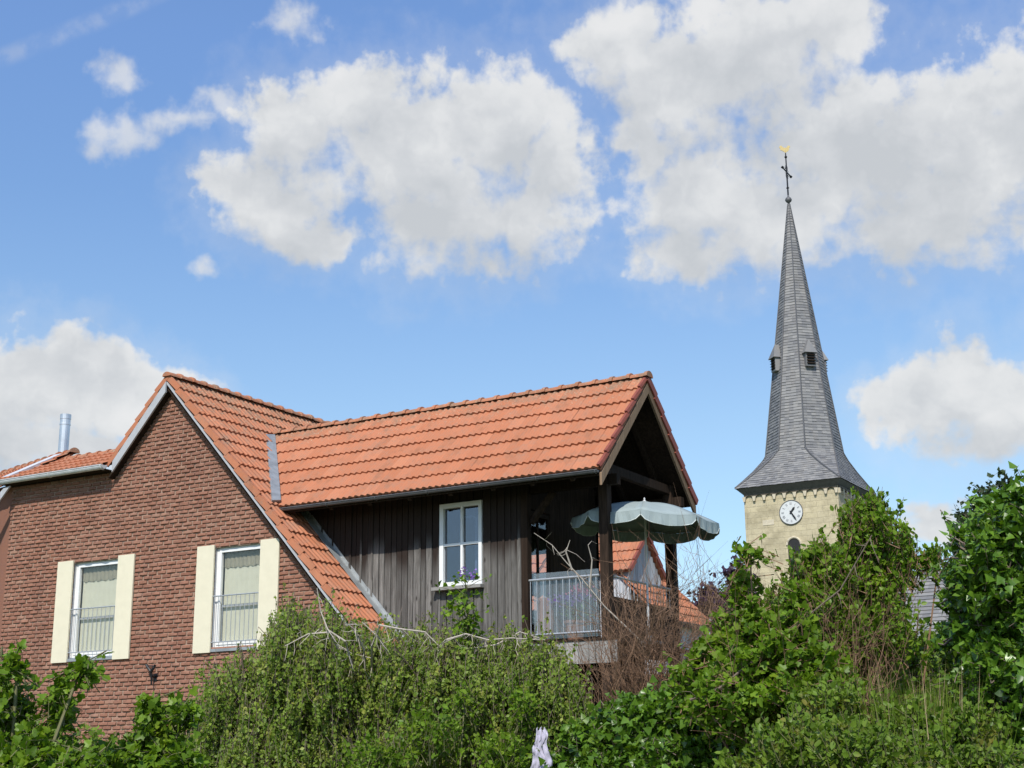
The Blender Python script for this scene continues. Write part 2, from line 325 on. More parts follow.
# ------------------------------------------------------------------ mesh helpers
class MB:
    def __init__(s): s.v = []; s.f = []; s.r = []; s.u = []
    def add(s, verts, faces, r=None, u=0.0):
        b = len(s.v); s.v += [tuple(map(float, q)) for q in verts]; s.f += [tuple(b + i for i in f) for f in faces]
        if r is None: r = random.random()
        s.r += [r] * len(verts); s.u += (u if hasattr(u, '__len__') else [u] * len(verts)); return s
    def box(s, a, b, r=None):
        (x0, y0, z0), (x1, y1, z1) = a, b
        return s.add([(x0,y0,z0),(x1,y0,z0),(x1,y1,z0),(x0,y1,z0),(x0,y0,z1),(x1,y0,z1),(x1,y1,z1),(x0,y1,z1)],
                     [(0,3,2,1),(4,5,6,7),(0,1,5,4),(1,2,6,5),(2,3,7,6),(3,0,4,7)], r)
    def beam(s, p, q, w, h, up=(0, 0, 1), r=None):
        """box bar from p to q, w across and h along up"""
        p, q, up = Vector(p), Vector(q), Vector(up); d = (q - p).normalized()
        a = d.cross(up).normalized() * w / 2; c = a.cross(d).normalized() * h / 2
        vs = [p - a - c, p + a - c, p + a + c, p - a + c, q - a - c, q + a - c, q + a + c, q - a + c]
        return s.add(vs, [(0,1,2,3),(7,6,5,4),(0,4,5,1),(1,5,6,2),(2,6,7,3),(3,7,4,0)], r)
    def tube(s, pts, rad_, n=6, cap=True, r=None):
        pts = [np.array(p, float) for p in pts]; m = len(pts)
        rr = rad_ if hasattr(rad_, '__len__') else [rad_] * m
        vs = []
        for i in range(m):
            t = pts[min(i + 1, m - 1)] - pts[max(i - 1, 0)]; t = t / (np.linalg.norm(t) + 1e-9)
            a = np.cross(t, (0.31, 0.93, 0.17) if abs(t[2]) > 0.9 else (0, 0, 1)); a /= np.linalg.norm(a) + 1e-9; b = np.cross(t, a)
            for k in range(n):
                an = 2 * pi * k / n; vs.append(pts[i] + (a * cos(an) + b * sin(an)) * rr[i])
        fs = [(i * n + k, i * n + (k + 1) % n, (i + 1) * n + (k + 1) % n, (i + 1) * n + k) for i in range(m - 1) for k in range(n)]
        if cap: fs += [tuple(range(n - 1, -1, -1)), tuple((m - 1) * n + k for k in range(n))]
        return s.add(vs, fs, r)
    def lathe(s, c, prof, n=16, r=None):
        vs = [(c[0] + q * cos(2*pi*k/n), c[1] + q * sin(2*pi*k/n), c[2] + z) for q, z in prof for k in range(n)]
        fs = [(i*n+k, i*n+(k+1)%n, (i+1)*n+(k+1)%n, (i+1)*n+k) for i in range(len(prof)-1) for k in range(n)]
        fs += [tuple(range(n-1,-1,-1)), tuple((len(prof)-1)*n+k for k in range(n))]
        return s.add(vs, fs, r)
    def prism(s, poly, off, r=None):
        """polygon (3-D points) extruded by vector off"""
        n = len(poly); vs = [np.array(p, float) for p in poly] + [np.array(p, float) + np.array(off) for p in poly]
        return s.add(vs, [tuple(range(n-1,-1,-1)), tuple(range(n, 2*n))] + [(i, (i+1)%n, n+(i+1)%n, n+i) for i in range(n)], r)
    def build(s, name, m, parent=None, smooth=False, base=None):
        v = np.array(s.v, float)
        if parent is not None: org = np.array(parent['_o'])
        else: org = np.array(base if base is not None else (v[:, 0].mean(), v[:, 1].mean(), v[:, 2].min()))
        me = bpy.data.meshes.new(name); me.from_pydata((v - org).tolist(), [], s.f)
        a = me.attributes.new('rnd', 'FLOAT', 'POINT'); a.data.foreach_set('value', np.array(s.r, np.float32))
        a = me.attributes.new('up', 'FLOAT', 'POINT'); a.data.foreach_set('value', np.array(s.u, np.float32))
        if smooth: me.polygons.foreach_set('use_smooth', [True] * len(me.polygons))
        me.materials.append(MT[m] if isinstance(m, str) else m)
        o = bpy.data.objects.new(name, me); COL.objects.link(o); o['_o'] = tuple(map(float, org))
        if parent is not None: o.parent = parent
        else: o.location = org
        return o
def tag(o, label=None, cat=None, group=None, kind=None):
    for k, v in (('label', label), ('category', cat), ('group', group), ('kind', kind)):
        if v: o[k] = v
    return o
def thing(name, label, cat, loc, group=None):
    o = bpy.data.objects.new(name, None); COL.objects.link(o); o.location = loc; o['_o'] = tuple(map(float, loc))
    o.empty_display_size = 0.3
    return tag(o, label, cat, group)

def tiled(name, o, u, L, v, W, m, parent, row=0.41, per=0.15, amp=0.027, step=0.036, jit=0.004, sub=6, label=None):
    """pan-tiled slope: o lower corner, u along the eave (length L), v up the slope (length W)"""
    o, u, v = np.array(o, float), np.array(u, float), np.array(v, float); u /= np.linalg.norm(u); v /= np.linalg.norm(v)
    n = np.cross(u, v); n = n if n[2] > 0 else -n
    nt = max(1, int(round(L / (per * 2)))); per = L / nt / 2; rows = int(math.ceil(W / row - 0.05)); row = W / rows
    mb = MB(); ph = [0.0, 0.9, 1.0, 0.75, 0.15, -0.1, 0.0]
    for j in range(rows):
        for i in range(nt):
            jz = random.uniform(-jit, jit); js = random.uniform(-jit, jit) * 1.5; rr = random.random(); tw = random.uniform(-jit, jit)
            vs, us = [], []
            cols = [(k / 12.0, ph[k % 6] if k < 12 else 0) for k in range(13)]
            for (w, h, nn) in ((-0.03 + js, 1, -step * 1.0), (-0.03 + js, 1, 0.0), (row * 0.97, 0.9, -step * 0.8)):
                for (cu, hh) in cols:
                    off = hh * amp * (1 if h == 1 else 0.8) + (step if nn == 0.0 else (-0.012 if nn == -step else 0.0)) + jz + tw * (cu - 0.5)
                    vs.append(o + u * (i * 2 * per + cu * 2 * per) + v * (j * row + w) + n * off)
                    us.append((j + w / row) / rows)
            fs = [(a * 13 + k, a * 13 + k + 1, (a + 1) * 13 + k + 1, (a + 1) * 13 + k) for a in range(2) for k in range(12)]
            if np.dot(np.cross(u, v), n) < 0: fs = [tuple(reversed(f)) for f in fs]
            mb.add(vs, fs, rr, us)
    base = [o - n * 0.03, o + u * L - n * 0.03, o + u * L + v * W - n * 0.03, o + v * W - n * 0.03]
    mb.prism(base, -n * 0.04, 0.1)
    ob = mb.build(name, m, parent)
    if label: ob['label'] = label
    return ob
def ridge_caps(name, p, q, m, parent, length=0.37, r=0.12, h=0.10):
    p, q = np.array(p, float), np.array(q, float); L = np.linalg.norm(q - p); d = (q - p) / L; n = int(round(L / length)); st = L / n
    side = np.cross(d, (0, 0, 1)); side /= np.linalg.norm(side); upv = np.cross(side, d)
    mb = MB()
    for i in range(n):
        jr = random.uniform(-0.008, 0.008); rr = random.random()
        vs = []
        for (t, s) in ((-0.02, 0.92), (st * 0.80, 1.0), (st * 0.82, 1.22), (st * 1.03, 1.25)):
            for k in range(9):
                a = pi * k / 8
                vs.append(p + d * (i * st + t) + side * cos(a) * r * s + upv * (sin(a) * h * s + jr - 0.045))
        fs = [(a * 9 + k, a * 9 + k + 1, (a + 1) * 9 + k + 1, (a + 1) * 9 + k) for a in range(3) for k in range(8)]
        fs += [tuple(range(9)), tuple(27 + k for k in range(8, -1, -1))]
        mb.add(vs, fs, rr, 0.95)
    return mb.build(name, m, parent)
def verge_tiles(p, q, outn, m, parent, row=0.41, h=0.115, w=0.05, name='verge_tiles'):
    """stepped edge tiles from p (low) to q (high); outn = outward normal of the gable"""
    p, q, outn = np.array(p, float), np.array(q, float), np.array(outn, float); L = np.linalg.norm(q - p); d = (q - p) / L
    n = int(round(L / row)); st = L / n; nn = np.cross(d, outn); nn = nn if nn[2] > 0 else -nn
    mb = MB()
    for i in range(n):
        a = p + d * (i * st - 0.03); b = p + d * ((i + 1) * st)
        lo, hi = nn * 0.062, nn * 0.018
        sec = lambda c, o_: [c + o_, c + o_ + outn * w, c + o_ + outn * (w + 0.015) - nn * h, c + o_ + outn * w * 0.6 - nn * h, c + o_ + outn * w * 0.6 - nn * 0.03, c + o_ - nn * 0.03]
        A, B = sec(a, lo), sec(b, hi)
        fs = [(k, (k + 1) % 6, 6 + (k + 1) % 6, 6 + k) for k in range(6)] + [(5, 4, 3, 2, 1, 0), (6, 7, 8, 9, 10, 11)]
        mb.add(A + B, fs, None, 0.3)
    return mb.build(name, m, parent)

# ------------------------------------------------------------------ ground
g = MB(); N = 60; S = 2500
xs = [S * (abs(t) ** 3) * (1 if t > 0 else -1) for t in np.linspace(-1, 1, N)]
idx = {}
vs = [(x, y + 10, -0.15 + 0.12 * mnoise.noise((x * 0.05, y * 0.05, 0))) for y in xs for x in xs]
g.add(vs, [(j*N+i, j*N+i+1, (j+1)*N+i+1, (j+1)*N+i) for j in range(N-1) for i in range(N-1)], 0.5)
tag(g.build('ground', 'ground', base=(0, 0, 0)), kind='structure')

# ------------------------------------------------------------------ brick house
YW = 21.02
RZ, RX, SL = 9.40, -20.61, 1.09                           # ridge height, ridge x, roof slope
zr = lambda x: RZ - SL * abs(x - RX)
XL = -25.22; XR = -14.95; EZ = 7.55
house = thing('brick_house', 'red brick house with an orange tiled gable roof and two cream-shuttered windows', 'house', (-20.6, YW, 0))
W1 = (-23.14, -21.80, 3.78, 5.78); W2 = (-19.25, -18.02, 3.80, 5.78)   # openings x0 x1 z0 z1
def top_at(x):
    if x < -22.05: return EZ + 0.10
    return zr(x) - 0.30
def spans(z, zt):
    """x ranges of masonry at height z"""
    x0 = XL
    if z > EZ + 0.05: x0 = max(XL, RX - (RZ - 0.28 - z) / SL)
    x1 = min(XR, RX + (RZ - 0.28 - z) / SL)
    if x1 <= x0: return []
    s = [(x0, x1)]
    for (a, b, c, d) in (W1, W2):
        if c < z < d: s = [q for (p0_, p1_) in s for q in ((p0_, min(p1_, a)), (max(p0_, b), p1_)) if q[1] - q[0] > 0.01]
    return s
def brickwork(spfn, z0, z1, y, name_w, parent, yn=-1, face='y'):
    bm_, mo = MB(), MB(); h = 0.0833; j = 0; z = z0
    while z < z1:
        sp = spfn(z + h / 2, z + h)
        for (a, b) in sp:
            mo.add([(a, y, z), (b, y, z), (b, y, z + h), (a, y, z + h)], [(0, 1, 2, 3)], 0.5)
            x = math.floor(a / 0.25) * 0.25 + (0.125 if j % 2 else 0.0) - 0.25
            while x < b:
                w = 0.24 + random.uniform(-0.03, 0.004); q0, q1 = max(a, x + 0.006), min(b, x + w - 0.002)
                if q1 - q0 > 0.025:
                    zz0, zz1 = z + 0.010 + random.uniform(-0.004, 0.004), z + h - 0.002 + random.uniform(-0.004, 0.003)
                    nx = 4; dd = random.uniform(0.006, 0.022); vs = []
                    for (zz, ins, e) in ((zz0, 0.008, 0.0), (zz0 + 0.012, 0.0, 1.0), (zz1 - 0.016, 0.0, 0.75), (zz1, 0.01, -0.2)):
                        for k in range(nx + 1):
                            t = k / nx; ed = 0.72 if k in (0, nx) else 1.0
                            off = max(0.0, dd * e * ed + 0.016 * e * ed * random.random()) + (0.004 if e else 0)
                            vs.append((q0 + (q1 - q0) * t, y - off if (e > 0) else y - 0.0005, zz + random.uniform(-0.003, 0.003) * (0 < k < nx)))
                    fs = [(r_ * (nx+1) + k, r_ * (nx+1) + k + 1, (r_+1) * (nx+1) + k + 1, (r_+1) * (nx+1) + k) for r_ in range(3) for k in range(nx)]
                    rows4 = 4
                    # side returns
                    base_ = len(vs)
                    for r_ in range(4):
                        vs.append((q0, y + 0.005, vs[r_ * (nx+1)][2])); vs.append((q1, y + 0.005, vs[r_ * (nx+1) + nx][2]))
                    fs += [(base_ + 2*r_, r_*(nx+1), (r_+1)*(nx+1), base_ + 2*r_ + 2) for r_ in range(3)]
                    fs += [(r_*(nx+1)+nx, base_ + 2*r_ + 1, base_ + 2*r_ + 3, (r_+1)*(nx+1)+nx) for r_ in range(3)]
                    bm_.add(vs, fs)
                x += 0.25
        z += h; j += 1
    w = bm_.build(name_w, 'brick', parent)
    mo.build('mortar', 'mortar', w)
    return w
wall = brickwork(spans, 0.0, 9.2, YW, 'wall', house)
# body behind the facing: set back so windows have reveals
core = MB()
core.box((XL, YW + 0.5, 0), (-22.3, 29.5, 7.6)); core.prism([(-22.3, YW+0.5, 0), (XR, YW+0.5, 0), (XR, YW+0.5, 2.9), (RX, YW+0.5, RZ-0.45), (-22.3, YW+0.5, 7.4)], (0, 9, 0))
core.build('inner_wall', 'mortar', house)
sidew = MB(); sidew.box((XL, YW+0.012, 0), (XL + 0.1, YW + 0.5, 7.6)); sidew.build('side_wall', 'brick', house)
sidew = MB(); sidew.box((XR - 0.1, YW+0.012, 0), (XR, YW + 0.5, 2.9))
sidew.build('side_wall', 'brick', house)
for (a, b, c, d) in (W1, W2):
    sidew = MB()
    for q in ((a-0.05, a, c-0.05, d+0.05), (b, b+0.05, c-0.05, d+0.05)): sidew.box((q[0], YW+0.014, q[2]), (q[1], YW+0.5, q[3]), 0.3)
    sidew.box((a, YW+0.014, d), (b, YW+0.5, d+0.05), 0.3); sidew.box((a, YW+0.014, c-0.05), (b, YW+0.5, c), 0.3)
    sidew.build('reveal', 'fascia', house)
# roof slopes
vy0 = 20.87
lowx = -14.75; Wd = lambda dx: dx * sqrt(1 + SL * SL)
tiled('roof', (lowx, vy0, zr(lowx)), (0, 1, 0), 9.2, (-1, 0, SL), Wd(lowx - RX) - 0.02, 'tile_old', house, row=0.41, per=0.15)
xl = -22.12
tiled('roof', (xl, 30.07, zr(xl)), (0, -1, 0), 9.2, (1, 0, SL), Wd(RX - xl) - 0.02, 'tile', house, row=0.41)
ridge_caps('ridge', (RX, 20.82, RZ + 0.03), (RX, 30.1, RZ + 0.03), 'tile_old', house, 0.36)
verge_tiles((lowx, vy0 + 0.02, zr(lowx) + 0.02), (RX + 0.03, vy0 + 0.02, RZ), (0, -1, 0), 'tile', house)
verge_tiles((xl - 0.06, vy0 + 0.02, zr(xl) - 0.04), (RX - 0.03, vy0 + 0.02, RZ), (0, -1, 0), 'tile', house)
# fascia boards under the verge (pale, wider on the left)
b = MB()
def fascia(x0, x1, d0, d1, y0, y1):
    b.prism([(x0, y0, zr(x0) - d0), (x1, y0, zr(x1) - d0), (x1, y0, zr(x1) - d1), (x0, y0, zr(x0) - d1)], (0, y1 - y0, 0), 0.5)
fascia(RX, lowx, 0.13, 0.185, 20.83, 20.87); b.build('fascia', 'fascia', house)
b = MB(); fascia(xl + 0.12, RX, 0.13, 0.36, 20.80, 20.84); b.build('fascia', 'fascia', house)
b = MB(); fascia(RX, lowx, 0.26, 0.30, 20.872, YW + 0.02); fascia(xl, RX, 0.30, 0.34, 20.842, YW + 0.02); b.build('soffit', 'wood_dark', house)
# low-pitched roof on the left with its gutter
pl = rad(24)
tiled('side_roof', (-25.3, 20.72, 7.70), (1, 0, 0), 3.14, (0, cos(pl), sin(pl)), 1.72, 'tile', house, row=0.43)
ridge_caps('side_ridge', (-25.9, 22.27, 8.42), (-22.0, 22.27, 8.42), 'tile', house, 0.33, 0.09, 0.08)
def gutter(p, q, r=0.075, m='zinc_light', name='gutter', parent=house):
    p, q = np.array(p, float), np.array(q, float); d = (q-p)/np.linalg.norm(q-p); s = np.cross(d, (0,0,1)); mb = MB(); vs = []
    K = 9
    for c in (p, q):
        for rr in (r, r - 0.008):
            for k in range(K):
                a = pi + pi * k / (K - 1); vs.append(c + s * cos(a) * rr + ZV * sin(a) * rr * (1.15))
    fs = [(k, k+1, 2*K+k+1, 2*K+k) for k in range(K-1)] + [(K+k+1, K+k, 3*K+k, 3*K+k+1) for k in range(K-1)]
    fs += [(0, 2*K, 3*K, K), (K-1, 2*K-1, 4*K-1, 3*K-1)] + [(k, K+k, K+k+1, k+1) for k in range(K-1)] + [(2*K+k+1, 3*K+k+1, 3*K+k, 2*K+k) for k in range(K-1)]
    mb.add(vs, fs)
    for c in (p, q): mb.add([c + s*cos(pi+pi*k/(K-1))*r*0.99 + ZV*sin(pi+pi*k/(K-1))*r*1.14 for k in range(K)], [tuple(range(K))])
    L = np.linalg.norm(q-p); n = max(1, int(L / 1.1))
    for i in range(n + 1):
        c = p + d * (0.04 + (L - 0.08) * i / n)
        mb.tube([c + s*cos(pi+pi*k/8)*(r+0.006) + ZV*sin(pi+pi*k/8)*(r*1.15+0.006) for k in range(9)], 0.008, 4)
    mb.tube([p + s * r, q + s * r], 0.011, 6); mb.tube([p - s * r, q - s * r], 0.011, 6)
    return mb.build(name, m, parent)
gutter((-25.25, 20.66, 7.66), (-22.08, 20.66, 7.66))
b = MB(); b.box((-25.3, 20.74, 7.60), (-22.15, 20.77, 7.68)); b.box((-25.3, 20.772, 7.59), (-22.15, YW + 0.1, 7.61)); b.build('eaves_board', 'wood_dark', house)
# small turned roof piece and fascia at the far left corner
hd = FH * cos(rad(-44.7)) + RH * sin(rad(-44.7)); hn = np.array([hd[1], -hd[0], 0.0]); hn = hn if hn[1] > 0 else -hn
o_ = np.array([-25.35, 20.75, 7.62]) + hd * 4.0
tiled('side_roof', o_, -hd, 4.0, hn * cos(rad(30)) + ZV * sin(rad(30)), 1.9, 'tile', house, row=0.43)
ridge_caps('side_ridge', np.array([-25.35, 20.75, 7.62]) + hn*1.66 + ZV*0.98 + hd*4, np.array([-25.35, 20.75, 7.62]) + hn*1.66 + ZV*0.98 - hd * 0.1, 'tile', house, 0.33, 0.10, 0.09)
b = MB(); b.prism([(-24.95, 20.70, 7.53), (-25.15, 20.70, 7.50), (-26.3, 20.70, 6.62), (-26.1, 20.70, 6.40)], (0, 0.04, 0)); b.build('fascia', 'fascia', house)
b = MB(); p_ = np.array([-25.33, 20.76, 7.70]); b.prism([p_, p_ + (0.22, 0, 0), p_ + np.array((0.08, 1.55, 0.80)), p_ + np.array((-0.12, 1.55, 0.80))], (0, 0, 0.07)); b.build('valley_flashing', 'zinc_light', house)
wl = MB(); c0_ = np.array([XL + 0.0, YW + 0.06, 0.0]); c1_ = c0_ + hd * 4.2
wl.prism([c0_, c1_, c1_ + ZV * 7.68, c0_ + ZV * 7.68], hn * 0.3); wl.build('side_wall', 'brick', house)
# flue
b = MB(); fx, fy = -25.97, 23.0
b.lathe((fx, fy, 8.0), [(0.12, 0), (0.12, 1.46), (0.128, 1.465), (0.128, 1.50), (0.12, 1.505), (0.12, 1.60), (0.128, 1.605), (0.128, 1.72), (0.10, 1.725), (0.10, 1.69)], 20)
b.build('flue', 'steel', house, smooth=False)

def shutter(x0, x1, z0, z1, parent):
    b = MB(); b.box((x0, YW - 0.065, z0), (x1, YW - 0.03, z1)); b.build('shutter', 'cream', parent)
def french_window(a, b_, c, d):
    y = YW + 0.06; f = MB(); t = 0.075
    for (x0, z0, x1, z1) in ((a, c, a + t, d), (b_ - t, c, b_, d), (a + t, d - t, b_ - t, d), (a + t, c, b_ - t, c + t)): f.box((x0, y, z0), (x1, y + 0.07, z1))
    t2 = t + 0.05
    for (x0, z0, x1, z1) in ((a + t, c + t, a + t2, d - t), (b_ - t2, c + t, b_ - t, d - t), (a + t2, d - t2, b_ - t2, d - t), (a + t2, c + t, b_ - t2, c + t2)): f.box((x0, y - 0.015, z0), (x1, y + 0.05, z1))
    w = f.build('window', 'white', house)
    p = MB(); p.box((a + t2, y + 0.02, c + t2), (b_ - t2, y + 0.03, d - t2)); p.build('pane', 'glass', w)
    s = MB(); n = 26
    for i in range(n):
        x0 = a + t2 + (b_ - a - 2*t2) * i / n; x1 = a + t2 + (b_ - a - 2*t2) * (i+1) / n; q = 0.0015 * sin(i * 1.9)
        s.add([(x0, y + 0.10 + q, c + t2), (x1, y + 0.10 + 0.0015*sin((i+1)*1.9), c + t2), (x1, y + 0.10 + 0.0015*sin((i+1)*1.9), d - t2), (x0, y + 0.10 + q, d - t2)], [(0,1,2,3)], 0.5)
    s.build('blind', 'blind', w)
    s = MB(); n = 48
    for i in range(n):
        f0, f1 = i / n, (i+1) / n; x0 = a + t2 + (b_ - a - 2*t2) * f0; x1 = a + t2 + (b_ - a - 2*t2) * f1
        lo = lambda t_: d - 0.40 - 0.03 * abs(sin(t_ * pi * 6)); yy = lambda t_: y + 0.085 + 0.008 * sin(t_ * 60)
        s.add([(x0, yy(f0), lo(f0)), (x1, yy(f1), lo(f1)), (x1, yy(f1), d - t2), (x0, yy(f0), d - t2)], [(0,1,2,3)], 0.5)
    s.build('valance', 'valance', w)
    s = MB(); s.box((a + t2, y + 0.035, c + 0.80), (b_ - t2, y + 0.045, c + 0.84)); s.build('glazing_bar', 'fascia', w)
    s = MB(); s.box((a - 0.02, YW - 0.05, c - 0.06), (b_ + 0.02, YW + 0.07, c - 0.004)); s.build('sill', 'zinc', w)
    r = MB(); ry = YW - 0.04
    r.tube([(a - 0.03, ry, c + 1.0), (b_ + 0.03, ry, c + 1.0)], 0.014, 6); r.tube([(a - 0.03, ry, c + 0.12), (b_ + 0.03, ry, c + 0.12)], 0.011, 6)
    for i in range(11):
        x = a + 0.06 + (b_ - a - 0.12) * i / 10; r.tube([(x, ry, c + 0.12), (x, ry, c + 1.0)], 0.007, 5)
    for x in (a - 0.03, b_ + 0.03):
        for z in (c + 0.12, c + 1.0): r.tube([(x, ry, z), (x, YW + 0.02, z)], 0.011, 5)
    r.build('railing', 'galv', w)
french_window(*W1); french_window(*W2)
shutter(-23.57, -23.12, 3.71, 5.80, house); shutter(-21.82, -21.37, 3.71, 5.80, house)
shutter(-19.67, -19.23, 3.73, 5.80, house); shutter(-18.06, -17.60, 3.73, 5.80, house)
b = MB(); hp = np.array([-20.64, YW, 3.32])
b.tube([hp, hp + (0, -0.14, 0.02), hp + (0, -0.16, 0.10), hp + (-0.10, -0.16, 0.20), hp + (-0.13, -0.16, 0.24)], 0.028, 6)
b.tube([hp + (0, -0.16, 0.10), hp + (0.08, -0.16, 0.18), hp + (0.10, -0.16, 0.23)], 0.028, 6); b.tube([hp + (0, -0.12, -0.16), hp + (0, -0.16, 0.10)], 0.015, 6)
b.box(hp + (-0.04, -0.03, -0.08), hp + (0.04, 0.0, 0.06)); b.tube([hp + (-0.13, -0.16, 0.22), hp + (0.12, -0.16, 0.20)], 0.014, 6)
b.build('wall_bracket', 'iron', house)

# ------------------------------------------------------------------ timber annex with balcony
annex = thing('timber_annex', 'grey timber-clad annex with an orange tiled roof and an open covered balcony', 'annex', (-13.5, 23.5, 0))
AY0, AY1, ARY, AEZ, ARZ, AX = 21.28, 25.28, 23.28, 6.47, 8.53, -10.92
asl = (ARZ - AEZ) / (ARY - AY0)
WY = 22.06
slp = sqrt(1 + asl * asl)
tiled('roof', (-20.1, AY0, AEZ), (1, 0, 0), AX + 20.1, (0, 1, asl), (ARY - AY0) * slp - 0.02, 'tile', annex, row=0.412, per=0.14)
tiled('roof', (AX, AY1, AEZ), (-1, 0, 0), AX + 20.1, (0, -1, asl), (ARY - AY0) * slp - 0.02, 'tile', annex, row=0.412, per=0.14)
ridge_caps('ridge', (-19.9, ARY, ARZ + 0.02), (AX + 0.05, ARY, ARZ + 0.02), 'tile', annex, 0.365, 0.11, 0.09)
verge_tiles((AX - 0.03, AY0, AEZ + 0.02), (AX - 0.03, ARY - 0.02, ARZ + 0.0), (1, 0, 0), 'tile_dark', annex, h=0.055, w=0.05)
verge_tiles((AX - 0.03, AY1, AEZ + 0.02), (AX - 0.03, ARY + 0.02, ARZ + 0.0), (1, 0, 0), 'tile_dark', annex, h=0.16, w=0.07)
az_ = lambda y: ARZ - asl * abs(y - ARY)
def barge(y0, y1):
    b = MB(); x = AX - 0.02
    b.prism([(x, y0, az_(y0) - 0.12), (x, y1, az_(y1) - 0.12), (x, y1, az_(y1) - 0.33), (x, y0, az_(y0) - 0.33)], (0.04, 0, 0)); b.build('bargeboard', 'wood_barge', annex)
barge(AY0 + 0.03, ARY); barge(AY1 - 0.03, ARY)
# boarded soffit under the tiles + rafters
b = MB()
for (y0, y1) in ((AY0 + 0.02, ARY), (AY1 - 0.02, ARY)):
    nb = 14
    for i in range(nb):
        ya, yb = y0 + (y1 - y0) * i / nb, y0 + (y1 - y0) * (i + 0.95) / nb
        b.prism([(-18.6, ya, az_(ya) - 0.09), (-18.6, yb, az_(yb) - 0.09), (-18.6, yb, az_(yb) - 0.11), (-18.6, ya, az_(ya) - 0.11)], (AX - 0.04 + 18.6, 0, 0))
b.build('soffit', 'wood_dark', annex)
for x in (-17.6, -16.7, -15.8, -14.9, -14.0, -13.1, -12.3, -11.5):
    r = MB()
    for y0 in (AY0 + 0.06, AY1 - 0.06): r.beam((x, y0, az_(y0) - 0.18), (x, ARY, az_(ARY) - 0.18), 0.08, 0.13)
    r.build('rafter', 'wood_dark', annex)
gutter((-17.9, AY0 - 0.03, AEZ - 0.05), (AX - 0.02, AY0 - 0.03, AEZ - 0.05), 0.045, 'lead', 'gutter', annex)
b = MB(); b.box((-18.0, AY0 + 0.03, AEZ - 0.13), (AX - 0.02, AY0 + 0.06, AEZ - 0.02)); b.build('eaves_board', 'wood_dark', annex)
# cladding, window opening
AW = (-14.66, -13.74, 4.76, 6.30)
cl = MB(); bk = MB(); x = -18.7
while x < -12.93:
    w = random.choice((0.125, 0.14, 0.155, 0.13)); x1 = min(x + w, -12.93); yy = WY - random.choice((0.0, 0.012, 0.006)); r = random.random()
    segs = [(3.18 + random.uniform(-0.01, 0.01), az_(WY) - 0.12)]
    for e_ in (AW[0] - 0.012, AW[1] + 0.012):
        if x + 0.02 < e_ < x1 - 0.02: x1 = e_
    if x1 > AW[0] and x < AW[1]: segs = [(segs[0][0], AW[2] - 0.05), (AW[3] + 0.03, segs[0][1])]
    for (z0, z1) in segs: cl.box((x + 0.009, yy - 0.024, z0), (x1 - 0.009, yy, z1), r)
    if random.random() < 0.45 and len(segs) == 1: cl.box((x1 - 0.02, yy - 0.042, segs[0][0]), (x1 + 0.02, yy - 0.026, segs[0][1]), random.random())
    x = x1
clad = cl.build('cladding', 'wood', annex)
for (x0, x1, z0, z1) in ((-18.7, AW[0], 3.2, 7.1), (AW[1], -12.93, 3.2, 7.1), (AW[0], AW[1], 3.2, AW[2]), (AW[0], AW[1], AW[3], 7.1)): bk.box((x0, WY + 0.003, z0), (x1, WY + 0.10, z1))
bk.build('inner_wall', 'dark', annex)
b = MB(); b.box((-12.93, WY - 0.05, 3.2), (-12.78, WY + 0.10, 7.15), 0.8); b.build('corner_post', 'wood_dark', annex)
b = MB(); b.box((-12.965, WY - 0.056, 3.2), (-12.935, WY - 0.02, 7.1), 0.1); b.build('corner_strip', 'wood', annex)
# window
def casement(x0, x1, z0, z1, y):
    f = MB(); t = 0.085
    for q in ((x0, z0, x0 + t, z1), (x1 - t * 0.8, z0, x1, z1), (x0 + t, z1 - t, x1 - t * 0.8, z1), (x0 + t, z0, x1 - t * 0.8, z0 + t)): f.box((q[0], y - 0.035, q[1]), (q[2], y + 0.06, q[3]))
    xm = x0 + (x1 - x0) * 0.52; zm = z0 + (z1 - z0) * 0.50
    f.box((xm - 0.024, y - 0.02, z0 + t), (xm + 0.024, y + 0.03, z1 - t)); f.box((x0 + t, y - 0.022, zm - 0.022), (xm - 0.026, y + 0.028, zm + 0.022)); f.box((xm + 0.026, y - 0.022, zm - 0.022), (x1 - t * 0.8, y + 0.028, zm + 0.022))
    w = f.build('window', 'white', annex)
    p = MB(); p.box((x0 + t, y + 0.031, z0 + t), (x1 - t * 0.8, y + 0.036, z1 - t)); p.build('pane', 'glass_sky', w)
    s = MB(); s.box((x0 - 0.09, y - 0.16, z0 - 0.065), (x1 + 0.05, y - 0.0, z0 - 0.005)); s.build('sill', 'wood_pale', w)
    i = MB()
    for q in ((x0 + 0.3, z0 + 0.1, x0 + 0.33, z1 - 0.22), (x0 + 0.62, z0 + 0.1, x0 + 0.66, z1 - 0.22), (x0 + 0.3, z1 - 0.25, x0 + 0.66, z1 - 0.22)): i.box((q[0], y + 0.22, q[1]), (q[2], y + 0.25, q[3]))
    i.build('inner_sash', 'white', w)
casement(*AW, WY - 0.02)
